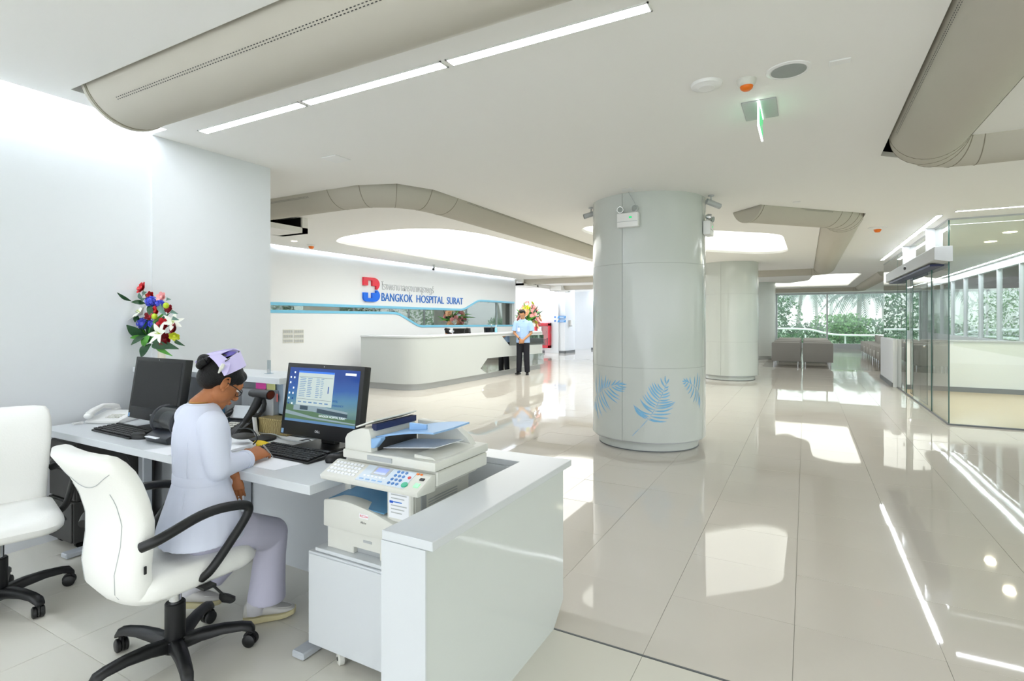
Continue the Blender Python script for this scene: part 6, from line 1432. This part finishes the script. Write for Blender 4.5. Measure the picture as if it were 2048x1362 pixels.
def lily(par, c, r, face):
    face = face.normalized(); q_ = Vector((0,0,1)).rotation_difference(face).to_matrix(); mb = MB()
    for k in range(6):
        a = 2*PI*k/6+.3; b_ = q_ @ Vector((math.cos(a), math.sin(a), 0)); petal(mb, c-face*r*.35, (b_*.85+face*.55), face, r*1.15, r*.24, -.28 if k % 2 else -.18, 7)
    o = mb.build('lily', 'petal_white', par, world=True, smooth=60)
    st__ = MB()
    for k in range(5):
        a = 2*PI*k/5; b_ = q_ @ Vector((math.cos(a), math.sin(a), 0)); st__.tube([c-face*r*.3, c+face*r*.2+b_*r*.15], .0012, 5)
    st__.build('stamens', 'petal_lime', o, world=True)
def hydrangea(par, c, r, m='petal_blue'):
    mb = MB()
    for _ in range(75):
        d = Vector((rf.gauss(0,1), rf.gauss(0,1), rf.gauss(0,1))).normalized(); p = c+d*r*rf.uniform(.85,1.05); a = d.orthogonal().normalized(); b_ = d.cross(a)
        th = rf.uniform(0, PI)
        for k in range(4):
            e = a*math.cos(th+k*PI/2)+b_*math.sin(th+k*PI/2); f_ = d.cross(e); mb.add([p, p+e*.006+f_*.005+d*.002, p+e*.012+d*.003, p+e*.006-f_*.005+d*.002], [(0,1,2,3)])
    mb.ell(c, (r*.85,)*3, nu=12, nv=8); o = mb.build('hydrangea', m, par, world=True, smooth=0)
def leaf(par, a, b_, wd, m, nm='leaf', crv=.12, nrm=None):
    a, b_ = Vector(a), Vector(b_); d = b_-a; L = d.length; n_ = nrm or Vector((.4,-.9,.2)); s_ = d.cross(n_).normalized(); n_ = s_.cross(d).normalized(); P = []
    for i in range(9):
        t = i/8; h = wd*math.sin(PI*min(.985,max(.05,t)))**.85; p = a+d*t+n_*L*crv*math.sin(PI*t); P.append([p-s_*h+n_*h*.3, p, p+s_*h+n_*h*.3])
    return MB().grid(P, .0006).build(nm, m, par, world=True, smooth=60)
YF = 2.12
fa = thing('flower_arrangement', 'vase of red, white and blue flowers on the raised shelf', 'flowers', (-4.06, 2.17, 1.0855))
def q2(u, v, dy=0.0):      # keeps every bloom clear of the left wall
    a = (u-1024)/FPX; k = (SN-CS*a)/(CS+SN*a); return pY(u, v, min(YF+dy, 4.185/k))
MB().lathe([(0,0),(.036,0),(.038,.01),(.026,.05),(.022,.11),(.026,.155),(.036,.19),(.032,.19),(.02,.11)], n=24).build('vase', 'ceramic', fa, smooth=60)
top_ = Vector((-4.06,2.17,1.26))
for (u, v, r, c, dy) in ((284,576,.036,'petal_red',0),(300,592,.028,'petal_red',.03),(311,624,.040,'petal_red',-.02),(299,631,.028,'petal_crimson',.0),(326,650,.040,'petal_red',-.02),(348,658,.034,'petal_crimson',0),(331,679,.040,'petal_crimson',-.03),(337,617,.026,'petal_crimson',.0)):
    c_ = q2(u, v, dy); rose(fa, c_, r, c, Vector((rf.uniform(-.1,.6), -1, rf.uniform(0,.6)))); MB().tube([top_, lerp(top_,c_,.5)+Vector((0,.01,.02)), c_], .0025, 6).build('stem', 'leaf_fresh', fa, world=True)
rose(fa, q2(323,594,.02), .030, 'petal_pink'); rose(fa, q2(349,672,-.03), .028, 'petal_yellow', Vector((.5,-.5,-.5)))
for (u, v, r) in ((302,603,.036),(320,608,.026),(287,647,.042),(306,648,.028)): hydrangea(fa, q2(u, v, -.01), r)
lily(fa, q2(277,624,-.03), .085, Vector((-.25,-.8,.75))); lily(fa, q2(315,666,-.07), .078, Vector((.15,-1,.35))); lily(fa, q2(346,643,.0), .062, Vector((.8,-.5,.45)))
for (u, v) in ((309,633),(332,611)): MB().ell(q2(u, v, -.05), (.022,.018,.021), nu=14, nv=9).build('green_pompon', 'petal_lime', fa, world=True)
for (a, b_, wd, m) in (((262,602),(234,585),.010,'leaf_deep'),((290,607),(262,604),.014,'leaf_deep'),((290,672),(253,650),.028,'leaf_deep'),((290,675),(260,676),.016,'leaf_fresh'),((296,670),(262,690),.016,'leaf_deep'),((302,688),(282,714),.026,'leaf_deep'),((306,686),(345,697),.026,'leaf_deep'),((330,688),(358,698),.018,'leaf_deep'),((350,680),(370,692),.010,'leaf_deep'),((312,688),(345,712),.014,'leaf_fresh'),((300,670),(286,695),.022,'leaf_fresh'),((277,630),(270,645),.014,'leaf_deep'),((285,600),(278,586),.012,'leaf_grey'),((286,592),(294,584),.012,'leaf_grey'),((284,606),(291,596),.010,'leaf_grey'),((334,600),(342,599),.009,'leaf_grey'),((342,622),(356,628),.010,'leaf_grey'),((345,636),(358,640),.010,'leaf_grey'),((296,640),(280,660),.02,'leaf_deep'),((310,645),(330,665),.02,'leaf_deep'),((318,606),(334,632),.016,'leaf_grey'),((300,605),(312,640),.018,'leaf_deep')):
    leaf(fa, q2(*a), q2(b_[0], b_[1], -.03), wd*1.25, m)
for k in range(26):
    u, v = rf.uniform(268,345), rf.uniform(620,690); leaf(fa, q2(300,680,.03), q2(u, v, rf.uniform(.0,.03)), .016, 'leaf_deep' if k % 3 else 'leaf_fresh')
# tall arrangement behind the man
ta = thing('tall_flower_stand', 'tall stand of peach and pink flowers behind the man', 'flowers', (-7.3, 14.4, 0))
MB().lathe([(0,0),(.16,0),(.17,.02),(.05,.10),(.045,.9),(.12,1.05),(.14,1.15),(.11,1.15),(.04,.9)], n=24).build('stand', 'ceramic', ta)
c0 = Vector((-7.3,14.4,1.2))
for k in range(60):
    a = rf.uniform(0,2*PI); h = rf.uniform(0,.74); rr_ = .33*math.sin(PI*min(.95,.25+h/.74*.66)); p = c0+Vector((math.cos(a)*rr_, math.sin(a)*rr_, h)); rose(ta, p, rf.uniform(.055,.085), rf.choice(['petal_peach','petal_pink','petal_peach','petal_pink','petal_white','petal_yellow']), Vector((math.cos(a), math.sin(a), .5)))
for k in range(26):
    a = rf.uniform(0,2*PI); el = rf.uniform(.1,1.3); d = Vector((math.cos(a)*math.cos(el), math.sin(a)*math.cos(el), math.sin(el))); leaf(ta, c0+Vector((0,0,.15)), c0+Vector((0,0,.1))+d*rf.uniform(.45,.72), .028, 'leaf_fresh' if k % 2 else 'leaf_deep', crv=.25)
